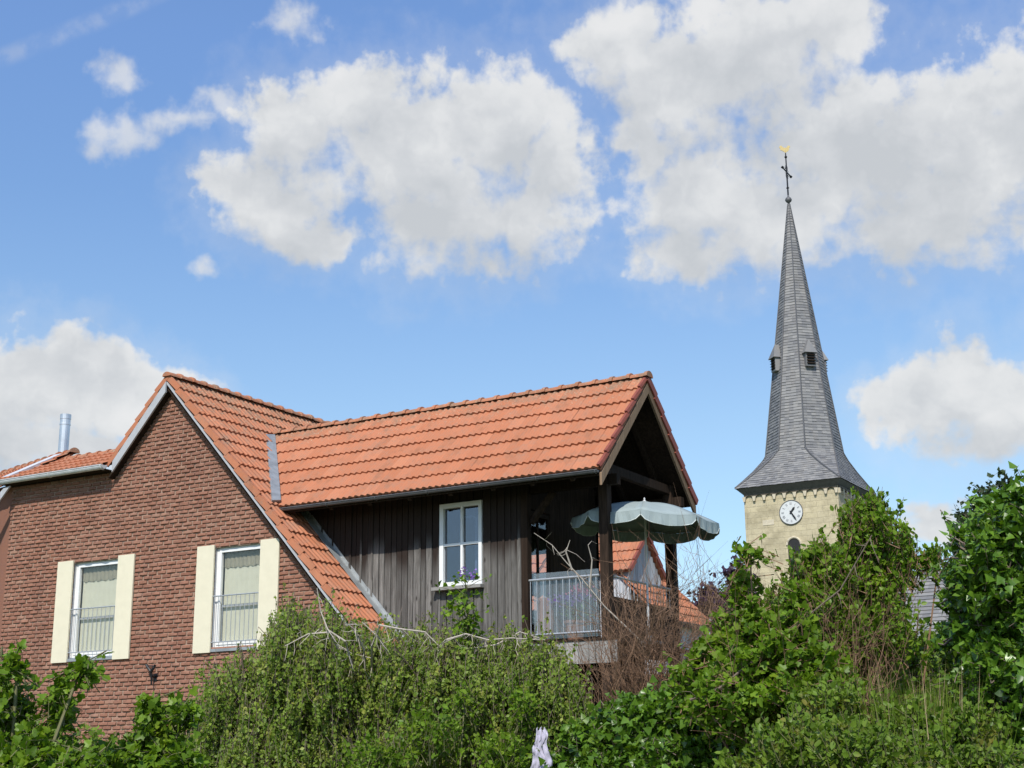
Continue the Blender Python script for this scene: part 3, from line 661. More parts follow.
# room: partition, loggia wall with glazed door, back wall with window
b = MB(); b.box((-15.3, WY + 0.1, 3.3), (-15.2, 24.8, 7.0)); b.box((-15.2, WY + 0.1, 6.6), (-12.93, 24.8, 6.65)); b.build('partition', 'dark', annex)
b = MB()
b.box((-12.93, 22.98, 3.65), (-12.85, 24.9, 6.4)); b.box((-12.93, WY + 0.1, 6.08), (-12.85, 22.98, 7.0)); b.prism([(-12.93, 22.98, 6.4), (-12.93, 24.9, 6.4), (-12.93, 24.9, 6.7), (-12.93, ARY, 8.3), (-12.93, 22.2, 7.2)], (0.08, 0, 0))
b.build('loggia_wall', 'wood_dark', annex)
d_ = MB()
for q in ((22.22, 3.7, 22.28, 6.06), (22.9, 3.7, 22.97, 6.06), (22.53, 3.75, 22.57, 6.0), (22.28, 5.98, 22.9, 6.06), (22.28, 3.7, 22.9, 3.95)): d_.box((-12.90, q[0], q[1]), (-12.86, q[2], q[3]))
door = d_.build('door', 'wood_dark', annex)
p = MB(); p.box((-12.885, 22.28, 3.95), (-12.88, 22.9, 5.98)); p.build('pane', 'glass', door)
b = MB()
BW = (-14.55, -13.35, 4.55, 5.72)
for (x0, x1, z0, z1) in ((-18.6, BW[0], 3.3, 6.82), (BW[1], -12.85, 3.3, 6.82), (BW[0], BW[1], 3.3, BW[2]), (BW[0], BW[1], BW[3], 6.82)): b.box((x0, 24.82, z0), (x1, 24.92, z1))
b.build('back_wall', 'wood_dark', annex)
f = MB()
for q in ((BW[0], BW[2], BW[0]+0.06, BW[3]), (BW[1]-0.06, BW[2], BW[1], BW[3]), (-13.98, BW[2], -13.92, BW[3]), (BW[0], 5.26, BW[1], 5.30), (BW[0], BW[3]-0.05, BW[1], BW[3])): f.box((q[0], 24.84, q[1]), (q[2], 24.89, q[3]))
bw = f.build('window', 'wood_dark', annex)
s = MB(); n = 60
for i in range(n):
    f0, f1 = i/n, (i+1)/n; X_ = lambda t_: BW[0]+0.06+(BW[1]-BW[0]-0.12)*t_; lo = lambda t_: 4.85 - 0.05*abs(sin(t_*pi*5)); hi = lambda t_: 5.24 + 0.03*abs(sin(t_*pi*9))
    s.add([(X_(f0), 24.80, lo(f0)), (X_(f1), 24.80, lo(f1)), (X_(f1), 24.80, hi(f1)), (X_(f0), 24.80, hi(f0))], [(0,1,2,3)])
s.build('curtain', 'curtain', bw)
# balcony floor, skirt boards, posts, beams, braces
b = MB()
for i in range(12): b.box((-15.2 + 0, 22.0 + i*0.243, 3.58), (-11.02, 22.0 + i*0.243 + 0.235, 3.64))
b.build('floor', 'wood_dark', annex)
b = MB(); x = -12.75
while x < -11.05:
    w = random.choice((0.20, 0.24, 0.27)); x1 = min(x + w, -11.03); b.box((x + 0.004, 22.0 - 0.03, 3.26), (x1 - 0.004, 22.0 - 0.005, 3.64), random.random()); x = x1
b.build('skirt_boards', 'wood_pale', annex)
b = MB(); b.box((-12.8, 21.95, 3.645), (-11.02, 22.03, 3.675)); b.build('skirt_cap', 'wood_dark', annex)
def post(x, y, z0, z1, w=0.17):
    b = MB(); b.box((x - w/2, y - w/2, z0), (x + w/2, y + w/2, z1), 0.3); b.build('post', 'wood_dark', annex)
post(-11.28, 22.15, 2.2, 7.05); post(-11.28, 24.85, 2.2, 6.75); post(-11.28, 22.15, 0, 2.2, 0.2); post(-11.28, 24.85, 0, 2.2, 0.2)
for (p, q, w, h) in (((-13.0, 22.15, 6.42), (-11.0, 22.15, 6.42), 0.14, 0.18), ((-13.0, 24.85, 6.42), (-11.0, 24.85, 6.42), 0.14, 0.18),
                     ((-11.28, 22.24, 6.66), (-11.28, 24.76, 6.66), 0.12, 0.16), ((-11.28, 22.24, 3.50), (-11.28, 24.76, 3.50), 0.12, 0.16), ((-12.9, 22.12, 3.48), (-11.1, 22.12, 3.48), 0.12, 0.16)):
    b = MB(); b.beam(p, q, w, h); b.build('beam', 'wood_dark', annex)
for (p, q) in [((-12.78, 22.15, 5.8), (-12.3, 22.15, 6.33))]:
    b = MB(); b.beam(p, q, 0.09, 0.10, (0.3, 0.2, 1)); b.build('brace', 'wood_dark', annex)
b = MB(); b.box((-15.0, 22.3, 0), (-12.9, 24.8, 3.55)); b.build('base_wall', 'mortar', annex)
b = MB()
for i in range(14): b.box((-12.88, 22.32 + i*.175, 0), (-12.84, 22.32 + i*.175 + .165, 3.5))
for i in range(9): b.box((-12.8 + i*.165, 23.6, 0), (-12.8 + i*.165 + .155, 23.64, 3.5))
b.build('screen_boards', 'wood_dark', annex)
b = MB()
for i in range(14): b.box((-11.24, 22.26 + i*.177, 3.62), (-11.215, 22.26 + i*.177 + .170, 4.40))
b.build('parapet_boards', 'wood_dark', annex)
tiled('side_roof', (-11.15, 23.2, 2.92), (1,0,0), 1.5, (0,.8,.42), .45, 'tile', annex, row=.4)
# balustrades with glass screens
def railing(p, q, nbar):
    p, q = np.array(p, float), np.array(q, float); b = MB(); z0, z1 = 3.80, 4.76
    b.tube([p + ZV * z1, q + ZV * z1], 0.021, 8); b.tube([p + ZV * z0, q + ZV * z0], 0.017, 8)
    for i in range(nbar):
        c = p + (q - p) * (i + 0.5) / nbar; b.tube([c + ZV * z0, c + ZV * z1], 0.0075, 6)
    return b.build('railing', 'galv', annex)
railing((-12.82, 22.06, 0), (-11.38, 22.06, 0), 11); railing((-11.26, 22.26, 0), (-11.26, 24.74, 0), 18)
b = MB(); b.box((-12.72, 22.11, 3.72), (-11.42, 22.118, 4.88)); b.build('screen', 'glass_screen', annex)
# flashings on the main roof: strip along the cladding and the valley sheet
mz = lambda x: zr(x) + 0.075
b = MB(); xa, xb = -18.15, -14.9
for i in range(7):
    x0 = xa + (xb-xa)*i/7; x1 = xa + (xb-xa)*(i+1.02)/7; y0 = 21.80 + 0.02*random.random()
    b.prism([(x0, y0, mz(x0)+0.015), (x1, y0, mz(x1)), (x1, WY-0.03, mz(x1)+0.01), (x0, WY-0.03, mz(x0)+0.025)], (0, 0, 0.012))
    b.prism([(x0, WY-0.045, mz(x0)+0.02), (x1, WY-0.045, mz(x1)+0.01), (x1, WY-0.045, mz(x1)+0.10), (x0, WY-0.045, mz(x0)+0.12)], (0, 0.012, 0))
b.build('flashing', 'zinc', annex)
b = MB()
v0 = np.array([-17.93, AY0 - 0.02, AEZ + 0.05]); v1 = np.array([-19.72, ARY - 0.15, ARZ - 0.13])
b.prism([v0 + (-0.02, -0.16, 0.03), v0 + (0.03, 0.04, 0.06), v1 + (0.03, 0.04, 0.06), v1 + (-0.02, -0.20, 0.03)], (0.02, 0, 0.03)); b.build('valley_flashing', 'zinc', annex)

# ------------------------------------------------------------------ parasol and balcony things
UC = np.array([-11.13, 23.44, 5.87])
par = thing('parasol', 'pale green scalloped parasol open under the balcony gable', 'parasol', (UC[0], UC[1], 3.64))
b = MB(); pip = MB(); val = MB(); R0, HT, NP = 1.33, 0.33, 8; tilt = Matrix.Rotation(rad(4), 3, 'Y') @ Matrix.Rotation(rad(-1), 3, 'X')
def upt(rr, a, z): return UC + np.array(tilt @ Vector((rr * cos(a), rr * sin(a), z)))
for k in range(NP):
    a0, a1 = 2*pi*k/NP + rad(22.5), 2*pi*(k+1)/NP + rad(22.5)
    nu, nr = 8, 7; vs = []
    def ring(t, u_):
        a = a0 + (a1 - a0) * u_; rr = R0 * t; pr = rr * cos((a1-a0)/2) / cos(a - (a0+a1)/2)
        rr = rr * 0.25 + pr * 0.75
        return upt(rr, a, HT * (1 - t ** 1.9) - 0.05 * t * sin(pi * u_))
    for i in range(nr + 1):
        for j in range(nu + 1): vs.append(ring(i / nr, j / nu))
    fs = [(i*(nu+1)+j, i*(nu+1)+j+1, (i+1)*(nu+1)+j+1, (i+1)*(nu+1)+j) for i in range(nr) for j in range(nu)]
    b.add(vs, fs, 0.3 + 0.4 * random.random())
    hem = []; nv_ = 14
    for j in range(nv_ + 1):
        q = ring(1.0, j / nv_); e_ = min(j, nv_ - j) / nv_; dz = 0.16 + 0.03 * sin(pi * j / nv_) - 0.07 * max(0.0, 1 - e_ / 0.08)
        w_ = 0.015 * sin(j * 1.7 + k); am = (a0 + a1) / 2
        hem.append((q, q + np.array(tilt @ Vector(((0.015 + w_) * cos(am), (0.015 + w_) * sin(am), -dz)))))
    val.add([h_[0] for h_ in hem] + [h_[1] for h_ in hem], [(j, j+1, nv_+1+j+1, nv_+1+j) for j in range(nv_)], 0.2 + 0.4 * random.random())
    pip.tube([h_[1] for h_ in hem[:4]], 0.007, 5); pip.tube([h_[1] for h_ in hem[3:-3]], 0.004, 5); pip.tube([h_[1] for h_ in hem[-4:]], 0.007, 5)
can = b.build('canopy', 'canvas', par, smooth=True); so = can.modifiers.new('thickness', 'SOLIDIFY'); so.thickness = 0.004
pip.build('piping', 'piping', can); vo_ = val.build('valance', 'canvas', can); vo_.modifiers.new('thickness', 'SOLIDIFY').thickness = 0.003
b = MB(); b.tube([(UC[0], UC[1], 3.66), UC + (0, 0, HT + 0.02)], 0.022, 10); b.build('pole', 'zinc_light', par)
b = MB(); b.lathe(UC + (0, 0, HT - 0.01), [(0.05, 0), (0.045, 0.03), (0.015, 0.06), (0.018, 0.09), (0.004, 0.11)], 10); b.build('finial', 'zinc_light', par)
b = MB(); b.lathe((UC[0], UC[1], 3.64), [(0.26, 0), (0.26, 0.05), (0.08, 0.09), (0.04, 0.3)], 16); b.build('base', 'lead', par)
for k in range(NP):
    a = 2*pi*k/NP + rad(22.5); b = MB(); b.tube([upt(R0*t, a, HT*(1-t**1.9) - 0.02) for t in (0, .25, .5, .75, .98)], 0.006, 4); b.tube([upt(R0*0.55, a, HT*(1-.55**1.9)-0.02), UC + (0, 0, 0.02)], 0.005, 4); b.build('rib', 'zinc_light', par)

# ------------------------------------------------------------------ leaves and plants
TPL = {
 'ovate': (np.array([(0,0,0),(-.30,.28,.07),(-.27,.66,.05),(0,1,-.04),(.27,.66,.05),(.30,.28,.07)], float), [(0,3,2,1),(0,5,4,3)]),
 'small': (np.array([(0,0,0),(-.36,.45,.06),(0,1,-.03),(.36,.45,.06)], float), [(0,2,1),(0,3,2)]),
 'ivy':   (np.array([(0,0,0),(-.5,.12,.06),(-.28,.5,.03),(0,1,-.08),(.28,.5,.03),(.5,.12,.06)], float), [(0,3,2,1),(0,5,4,3)]),
 'maple': (np.array([(0,0,0),(-.30,-.05,.04),(-.52,.38,.07),(-.26,.5,.03),(-.22,.8,.04),(0,1,-.06),(.22,.8,.04),(.26,.5,.03),(.52,.38,.07),(.30,-.05,.04)], float), [(0,3,2,1),(0,5,4,3),(0,7,6,5),(0,9,8,7)]),
 'blade': (np.array([(-.0035,0,0),(.0035,0,0),(.003,.5,.02),(-.003,.5,.02),(0,1,.10)], float), [(0,1,2,3),(3,2,4)]),
}
def leaf_mesh(name, pos, ax, size, tpl, m, parent=None, nrm=None, base=None, rnd=None):
    pos, ax, size = np.asarray(pos, float), np.asarray(ax, float), np.asarray(size, float); n = len(pos)
    T, F = TPL[tpl]; k = len(T)
    ax /= np.linalg.norm(ax, axis=1, keepdims=True) + 1e-9
    if nrm is None: nrm = rng.normal(size=(n, 3)) * 0.7 + np.array([0.1, -0.45, 0.75])
    nrm = nrm - (nrm * ax).sum(1, keepdims=True) * ax; nrm /= np.linalg.norm(nrm, axis=1, keepdims=True) + 1e-9
    sd = np.cross(ax, nrm)
    V = pos[:, None, :] + size[:, None, None] * (T[None, :, 0:1] * sd[:, None, :] + T[None, :, 1:2] * ax[:, None, :] + T[None, :, 2:3] * nrm[:, None, :])
    V = V.reshape(-1, 3)
    org = np.array(parent['_o']) if parent is not None else np.array(base)
    fl = [i for f in F for i in f]; per = len(fl)
    loops = (np.array(fl)[None, :] + (np.arange(n) * k)[:, None]).reshape(-1)
    tot = np.tile([len(f) for f in F], n); st = np.concatenate([[0], np.cumsum(tot)[:-1]])
    me = bpy.data.meshes.new(name); me.vertices.add(n * k); me.vertices.foreach_set('co', (V - org).reshape(-1).astype(np.float32))
    me.loops.add(n * per); me.loops.foreach_set('vertex_index', loops.astype(np.int32))
    me.polygons.add(n * len(F)); me.polygons.foreach_set('loop_start', st.astype(np.int32)); me.polygons.foreach_set('loop_total', tot.astype(np.int32))
    me.update(calc_edges=True)
    r = rng.random(n) if rnd is None else rnd
    a = me.attributes.new('rnd', 'FLOAT', 'POINT'); a.data.foreach_set('value', np.repeat(r, k).astype(np.float32))
    me.materials.append(MT[m]); o = bpy.data.objects.new(name, me); COL.objects.link(o); o['_o'] = tuple(map(float, org))
    if parent is not None: o.parent = parent
    else: o.location = org
    return o
def rv(n): v = rng.normal(size=(n, 3)); return v / np.linalg.norm(v, axis=1, keepdims=True)

def plant(name, label, cat, base, lobes, tpl, leaf, m_lf, density, style='bush', twig=0.35, per=9, bark='bark', group=None, stemr=0.04, keep=1.0, tw_r=0.004, under=True, shell=0.45, crown='foliage'):
    """lobes: (x, y, D, rx, ry, depth) = foliage masses; stems climb from base to every mass, twigs fill it, leaves sit on the twigs"""
    base = np.array(base, float); t = thing(name, label, cat, base, group)
    st = MB(); P, A, Sz, Rn = [], [], [], []
    for (x, y, D, rx, ry, dr) in lobes:
        c = at(x, y, D); k = D / F_PX; ax3 = (RH * rx * k, ZV * ry * k, FH * dr)
        low = c - ZV * ry * k * 0.5
        mid = base * 0.45 + low * 0.55 + np.array([rng.normal() * .12, rng.normal() * .12, 0.15])
        st.tube([base + rng.normal(size=3) * (0.12, 0.12, 0), mid, low, c + ZV * ry * k * 0.3], [stemr, stemr * .7, stemr * .5, stemr * .2], 6)
        n = max(4, int(density * rx * ry / 100.0))
        u = rv(n); rr = rng.random((n, 1)) ** shell
        lump = np.array([1.0 + 0.42 * mnoise.noise(Vector(q * 2.1) + Vector(c)) + 0.34 * mnoise.noise(Vector(q * 5.0) + Vector(c)) for q in u])[:, None]
        tip = c + (u[:, 0:1] * ax3[0] + u[:, 1:2] * ax3[2] + u[:, 2:3] * ax3[1]) * rr * lump
        gap = np.array([mnoise.noise(Vector(q * (0.9 / (rx * k + .12)))) + 0.6 * mnoise.noise(Vector(q * 4.3)) for q in tip])
        tip = tip[(tip[:, 2] > 0.05) & (gap > -0.22)]; n = len(tip)
        if n == 0: continue
        out = tip - (c - ZV * ry * k * 0.3); out /= np.linalg.norm(out, axis=1, keepdims=True) + 1e-9
        if style == 'hang': d = out * 0.35 + np.array([0, 0, -1.0]) + rng.normal(size=(n, 3)) * 0.16
        elif style == 'up': d = out * 0.5 + np.array([0, 0, 1.0]) + rng.normal(size=(n, 3)) * 0.3
        else: d = out + np.array([0, 0, 0.25]) + rng.normal(size=(n, 3)) * 0.55
        d /= np.linalg.norm(d, axis=1, keepdims=True)
        L = twig * rng.uniform(0.6, 1.4, n)
        for i in range(n):
            a0 = tip[i] - d[i] * L[i]; bend = rng.normal(size=3) * 0.06 * L[i]
            if i % 3 == 0:
                st.tube([c * 0.75 + a0 * 0.25, (c + a0) / 2 + rng.normal(size=3) * 0.05, a0], [stemr * .22, stemr * .15, tw_r * 1.6], 4, False)
            if tw_r > 0: st.tube([a0, (a0 + tip[i]) / 2 + bend, tip[i]], [tw_r * 1.5, tw_r, tw_r * .5], 3, False)
        s = rng.random((n, per)); s.sort(axis=1)
        pos = tip[:, None, :] - d[:, None, :] * (L[:, None] * (1 - s))[:, :, None] + rng.normal(size=(n, per, 3)) * leaf * 0.25
        if style == 'hang': ad = np.array([0, 0, -0.8]) + rng.normal(size=(n, per, 3)) * 0.75
        else: ad = d[:, None, :] * 0.8 + rng.normal(size=(n, per, 3)) * 0.75 + np.array([0, 0, -0.15])
        tr = rng.random(n)[:, None] * 0.6 + rng.random((n, per)) ** 1.3 * 0.4
        P.append(pos.reshape(-1, 3)); A.append(ad.reshape(-1, 3)); Sz.append((leaf * rng.uniform(0.4, 1.35, n * per))); Rn.append(tr.reshape(-1))
    P, A, Sz, Rn = map(np.concatenate, (P, A, Sz, Rn))
    nr = rng.normal(size=(len(P), 3)) * 0.65 + (np.array([0.15, -0.75, 0.35]) if style == 'hang' else np.array([0.1, -0.45, 0.75]))
    leaf_mesh(crown, P, A, Sz, tpl, m_lf, t, nr, rnd=Rn)
    st.build('branches' if name != 'tree' else 'trunk', bark, t)
    return t

def gnd(x, D): p = CAM + (ray(x, 700) * D); return (p[0], p[1], -0.1)

# ---- weeping birch-like tree in front of the house
plant('weeping_tree', 'broad weeping tree with small hanging leaves in front of the brick gable', 'tree', gnd(320, 18.5),
      [(291,672,18,34,44,1.0),(245,728,18,52,44,1.1),(325,705,18,56,62,1.2),(300,775,18,110,60,1.4),(214,760,18,38,38,.8),(328,690,18.6,26,30,.6),(378,702,18.3,45,46,1.0),(380,770,18,90,55,1.3)],
      'small', 0.050, 'lf_birch', 40, 'hang', 0.50, 23, 'bark', stemr=0.06, tw_r=0.0022)
plant('weeping_tree', 'lower weeping tree with hanging leaves under the timber cladding window', 'tree', gnd(470, 18.0),
      [(440,706,17.6,62,50,1.1),(500,712,17.4,58,50,1.1),(548,718,17.2,44,50,.9),(470,775,17.5,110,60,1.3),(560,770,17,50,50,1.0),(415,690,17.8,40,38,.8)],
      'small', 0.048, 'lf_birch', 40, 'hang', 0.45, 23, 'bark', stemr=0.05, tw_r=0.0022)
plant('shrub', 'fresh green leafy shoots pushing up through the weeping trees at the bottom centre', 'shrub', gnd(450, 15.8),
      [(430,728,16.2,36,30,.5),(500,745,16.0,40,28,.5),(525,700,16.3,18,22,.3),(375,755,16.2,34,26,.4),(465,690,16.5,18,16,.3)],
      'ovate', 0.062, 'lf_bright', 15, 'up', 0.32, 10, 'stem', stemr=0.014, tw_r=0.003)
# bleached dead boughs arching out of them
def boughs(name, label, cat, base, paths, m, r0, D, sub=3, n=5):
    t = MB()
    for pth in paths:
        pts = [at(x, y, D + dd) for (x, y, dd) in pth]; k = len(pts)
        t.tube(pts, [r0 * (1 - 0.7 * i / (k - 1)) for i in range(k)], n)
        for i in range(1, k):
            for _ in range(sub):
                a = pts[i] * random.random() + pts[i-1] * 0; f = random.random(); a = pts[i-1] * (1 - f) + pts[i] * f
                q = a + np.array([random.gauss(0, .10), random.gauss(0, .10), random.choice((-.28, -.2, .1)) * random.random()])
                t.tube([a, (a + q) / 2 + rng.normal(size=3) * 0.02, q], [r0 * .3, r0 * .2, r0 * .1], 3, False)
    o = t.build(name, m, base=base); return tag(o, label, cat)
boughs('dead_branches', 'bleached dead boughs arching over the weeping trees below the roof verge', 'branches', gnd(380, 18.2),
       [[(352,672,.6),(349,655,.3),(345,641,0),(328,630,0),(321,612,.1),(317,588,.1)], [(338,665,.6),(338,650,.3),(330,632,.1),(308,634,.1),(285,646,0)],
        [(365,668,.6),(364,650,.2),(355,632,0),(356,624,0),(345,625,0)], [(372,672,.7),(372,645,.2),(380,625,0),(400,629,0),(425,632,0),(438,645,0),(442,660,.4)],
        [(436,668,.6),(434,652,.2),(446,640,0),(466,634,0),(488,640,0),(512,638,0),(540,640,0)], [(470,690,.1),(476,648,.1),(496,645,.1),(520,632,.1),(545,640,.1)],
        [(388,672,.7),(390,655,.3),(377,636,.1),(362,622,.1)]], 'twig_pale', 0.017, 17.1, 4)
# climbing sprig in front of the cladding
sp = thing('climbing_shrub', 'slim leafy sprig with mauve blossoms in front of the annex window', 'plant', gnd(470, 18.6))
b = MB(); P, A = [], []
main = [at(x, y, 17.4) for (x, y) in ((471,760),(471,700),(469,660),(470,625),(466,600),(465,572))]
b.tube(main, [0.02,0.018,0.014,0.011,0.008,0.004], 6)
for i in range(120):
    f = random.random() ** 0.8; y = 572 + f * 100; wdt = 16 if y > 595 else 22; x = 467 + random.gauss(0, wdt * 0.62); x = max(438, min(493, x)); q = at(x, y, 17.4 + random.gauss(0, .12)); s0 = at(467, y + 10, 17.4)
    b.tube([s0, (s0+q)/2 + (0,0,.02), q], [0.005,0.004,0.002], 3, False)
    for _ in range(4): P.append(q + rng.normal(size=3)*0.035); A.append(rng.normal(size=3))
b.build('stem', 'stem', sp); leaf_mesh('foliage', P, A, rng.uniform(.05,.085,len(P)), 'ivy', 'lf_bright', sp)
P = [at(x, y, 17.35) + rng.normal(size=3)*0.028 for (x, y) in ((461,573),(473,574),(463,570),(472,577)) for _ in range(12)]
leaf_mesh('blossom', P, rng.normal(size=(len(P),3)), [0.035]*len(P), 'small', 'fl_purple', sp)

# bare twiggy shrub in front of the balcony
def twiggy(label, base, targets, D, m, n, spread, r0=0.012, name='bare_shrub'):
    t = MB(); base = np.array(base)
    for i in range(n):
        x0, y0, x1, y1 = random.choice(targets)
        f = random.random(); x = x0 + (x1-x0)*f + random.gauss(0, spread); y = y0 + (y1-y0)*f + random.gauss(0, spread)
        e = at(x, y, D + random.gauss(0, .45)); s = base + np.array([random.gauss(0, .35), random.gauss(0, .35), 0.0])
        k = 6; pts = []
        wob = rng.normal(size=(k, 3)) * 0.09
        for j in range(k):
            u = j/(k-1); q = s*(1-u) + e*u + np.array([0, 0, 0.35*sin(pi*u)]) + wob[j]*(0 < j); pts.append(q)
        t.tube(pts, [r0*(1-.85*j/(k-1)) for j in range(k)], 4, False)
        for j in range(2, k):
            for _ in range(3):
                f2 = random.random(); a = pts[j-1]*(1-f2)+pts[j]*f2; dd = (pts[j]-pts[j-1]); dd = dd/np.linalg.norm(dd) + rng.normal(size=3)*0.75; q = a + dd*random.uniform(.08,.34)
                t.tube([a, (a+q)/2 + rng.normal(size=3)*.015, q], [r0*.32, r0*.22, r0*.12], 3, False)
                if random.random() < .5:
                    q2 = q + (dd + rng.normal(size=3)*.8)*.10; t.tube([(a+q)/2, q2], [r0*.18, r0*.09], 3, False)
    return tag(t.build(name, m, base=base), label, 'shrub')
twiggy('dense bare brown twiggy shrub reaching up in front of the balcony', gnd(640, 18.5),
       [(605,580,640,690),(620,600,700,690),(630,575,690,640),(575,600,620,700),(640,590,725,640),(650,620,700,700),(610,620,680,680),(650,565,745,600),(690,600,740,690)], 18.0, 'twig', 280, 9, 0.011)
twiggy('thin bare shoots standing against the sky right of the parasol', gnd(730, 17), [(690,545,760,600),(700,560,745,620)], 17.0, 'twig', 34, 8, 0.008)
boughs('arching_bough', 'long brown bough arching up across the right-hand shrubs', 'branch', gnd(700, 14.5), [[(690,700,0),(720,688,0),(760,655,0),(800,622,0),(840,590,0),(872,535,0)]], 'bark', 0.016, 14.0, 4)
boughs('fine_branch', 'single pale branch crossing in front of the dark loggia', 'branch', gnd(640, 18.5), [[(640,640,.1),(604,606,.1),(583,580,.1),(566,562,.1),(552,545,.1),(534,533,.1)], [(572,570,.1),(566,552,.1),(570,540,.1)], [(590,588,.1),(592,560,.1),(588,545,.1)]], 'twig_pale', 0.013, 18.2, 2)

# ivy mass below the twigs, shrubs on the right
plant('ivy_bush', 'glossy ivy bush at the bottom below the bare twigs', 'bush', gnd(680, 16.5),
      [(650,715,16.5,50,28,.7),(700,705,16.3,45,30,.7),(610,745,16.5,60,32,.8),(690,765,16,80,40,.8),(760,735,15.8,50,40,.8),(560,780,16.2,60,34,.8)],
      'ivy', 0.085, 'lf_ivy', 44, 'bush', 0.22, 9, 'bark')
plant('tall_shrub', 'tall leafy shrub in front of the church tower corner', 'shrub', gnd(850, 15.5),
      [(866,528,15.5,36,38,.5),(838,572,15.4,44,36,.6),(872,580,15.6,34,36,.6),(822,553,15.3,22,19,.4),(893,543,15.7,20,30,.3),(812,612,15.2,32,32,.6),(852,506,15.4,12,18,.2),(874,502,15.5,12,16,.2),(803,564,15.2,20,17,.3),(776,592,15.2,14,14,.3),(855,625,15.2,66,42,.8),(905,540,15.8,11,24,.25),(924,552,15.9,15,8,.2),(940,546,15.9,8,6,.15),(872,624,15.5,30,30,.5)],
      'ovate', 0.060, 'lf_bright', 34, 'up', 0.36, 12, 'twig', stemr=0.018)
plant('shrub', 'sprawling bright green shrub with large leaves left of the tall shrub', 'shrub', gnd(770, 14.3),
      [(778,640,14.3,42,42,.6),(745,665,14.4,40,36,.6),(735,700,14.2,50,36,.6),(800,690,14,60,46,.8),(750,552,14.4,14,4,.15),(752,618,14.4,18,18,.3),(800,590,14.3,12,14,.2),(712,655,14.8,22,22,.4),(728,628,14.9,14,22,.3),(690,676,15.0,20,14,.3),(742,585,14.6,8,26,.2)],
      'maple', 0.072, 'lf_bright', 34, 'bush', 0.28, 9, 'twig', stemr=0.016)
twiggy('tangle of long brown bramble canes threading through the right-hand shrubs', gnd(830, 14), [(720,600,830,700),(780,560,900,660),(830,560,880,700),(740,640,930,690)], 14.3, 'twig', 60, 10, 0.009, 'bramble')
plant('bush', 'dense mid green bush under the slate roof beside the ivy tree', 'bush', gnd(920, 17),
      [(905,662,17,46,30,.8),(945,655,17.2,36,32,.8),(880,690,16.5,70,50,1.0),(960,690,16.5,50,46,.8)], 'ovate', 0.075, 'lf_mid', 34, 'bush', 0.25, 9, 'bark')
# ivy-clad tree, right edge
plant('ivy_tree', 'large tree thickly covered in glossy ivy at the right edge', 'tree', gnd(1000, 13),
      [(1005,535,13,36,44,.9),(1030,520,13,40,44,.9),(980,560,12.9,32,38,.8),(1010,600,12.8,48,44,.9),(972,592,13,22,30,.6),(1040,640,12.8,50,60,1.0),(1000,670,12.6,40,44,.8),(966,628,13.2,18,30,.5),(1000,725,12.5,46,40,.8)],
      'ivy', 0.074, 'lf_ivy', 40, 'bush', 0.20, 12, 'bark', stemr=0.07)
plant('conifer', 'dark green tree rising behind the ivy-covered tree', 'tree', gnd(985, 30),
      [(985,535,30,30,38,1.0),(968,556,30,18,24,1.0),(1010,520,30,40,40,1.2),(1000,600,30,40,40,1.2)], 'small', 0.11, 'lf_dark', 60, 'bush', 0.3, 9, 'bark', stemr=0.12)
plant('purple_tree', 'dark purple-leaved tree behind the orange roofs left of the church', 'tree', gnd(718, 46),
      [(738,572,46,12,18,.8),(705,596,46,14,14,.8),(728,612,46,34,24,1.2)], 'small', 0.20, 'lf_purple', 40, 'bush', 0.5, 9, 'bark', stemr=0.12, tw_r=0.008)
# hedge closing the view low down on the right
plant('hedge', 'dark clipped-looking hedge far behind the right-hand shrubs', 'hedge', gnd(860, 24),
      [(740,720,24,60,70,.8),(820,715,24,60,75,.8),(900,700,24,60,70,.8),(980,700,24,60,70,.8),(1060,700,24,60,80,.8),(660,735,24,50,50,.8)], 'small', 0.11, 'lf_mid', 30, 'bush', 0.25, 8, 'bark', tw_r=0.003)
plant('hedge', 'leafy hedge at the foot of the brick gable behind the left shrub', 'hedge', gnd(100, 20),
      [(-20,775,20,80,50,.6),(90,785,20,80,46,.6),(190,780,20,70,46,.6)], 'small', 0.09, 'lf_mid', 36, 'bush', 0.22, 8, 'bark', tw_r=0.003)
# left shrubs
plant('shrub', 'broad-leaved shrub in the lower left corner below the first shuttered window', 'shrub', gnd(40, 9.5),
      [(8,712,9.5,28,30,.35),(-18,685,9.6,28,28,.3),(42,745,9.4,34,24,.3),(20,768,9.3,56,30,.4),(60,708,9.5,14,14,.2),(80,668,9.5,14,6,.12),(18,662,9.5,12,8,.12),(75,770,9.2,34,22,.3),(62,686,9.5,7,14,.1)],
      'maple', 0.056, 'lf_bright', 36, 'bush', 0.17, 6, 'stem', stemr=0.02, tw_r=0.003)
plant('shrub', 'darker broad-leaved shrub between the lower left corner and the weeping tree', 'shrub', gnd(150, 10),
      [(152,736,10,28,22,.3),(182,712,10.1,18,15,.2),(120,764,9.8,40,22,.3),(175,765,9.9,40,26,.3),(148,706,10,14,10,.12)],
      'maple', 0.056, 'lf_bright', 34, 'bush', 0.16, 6, 'stem', stemr=0.02, tw_r=0.003)
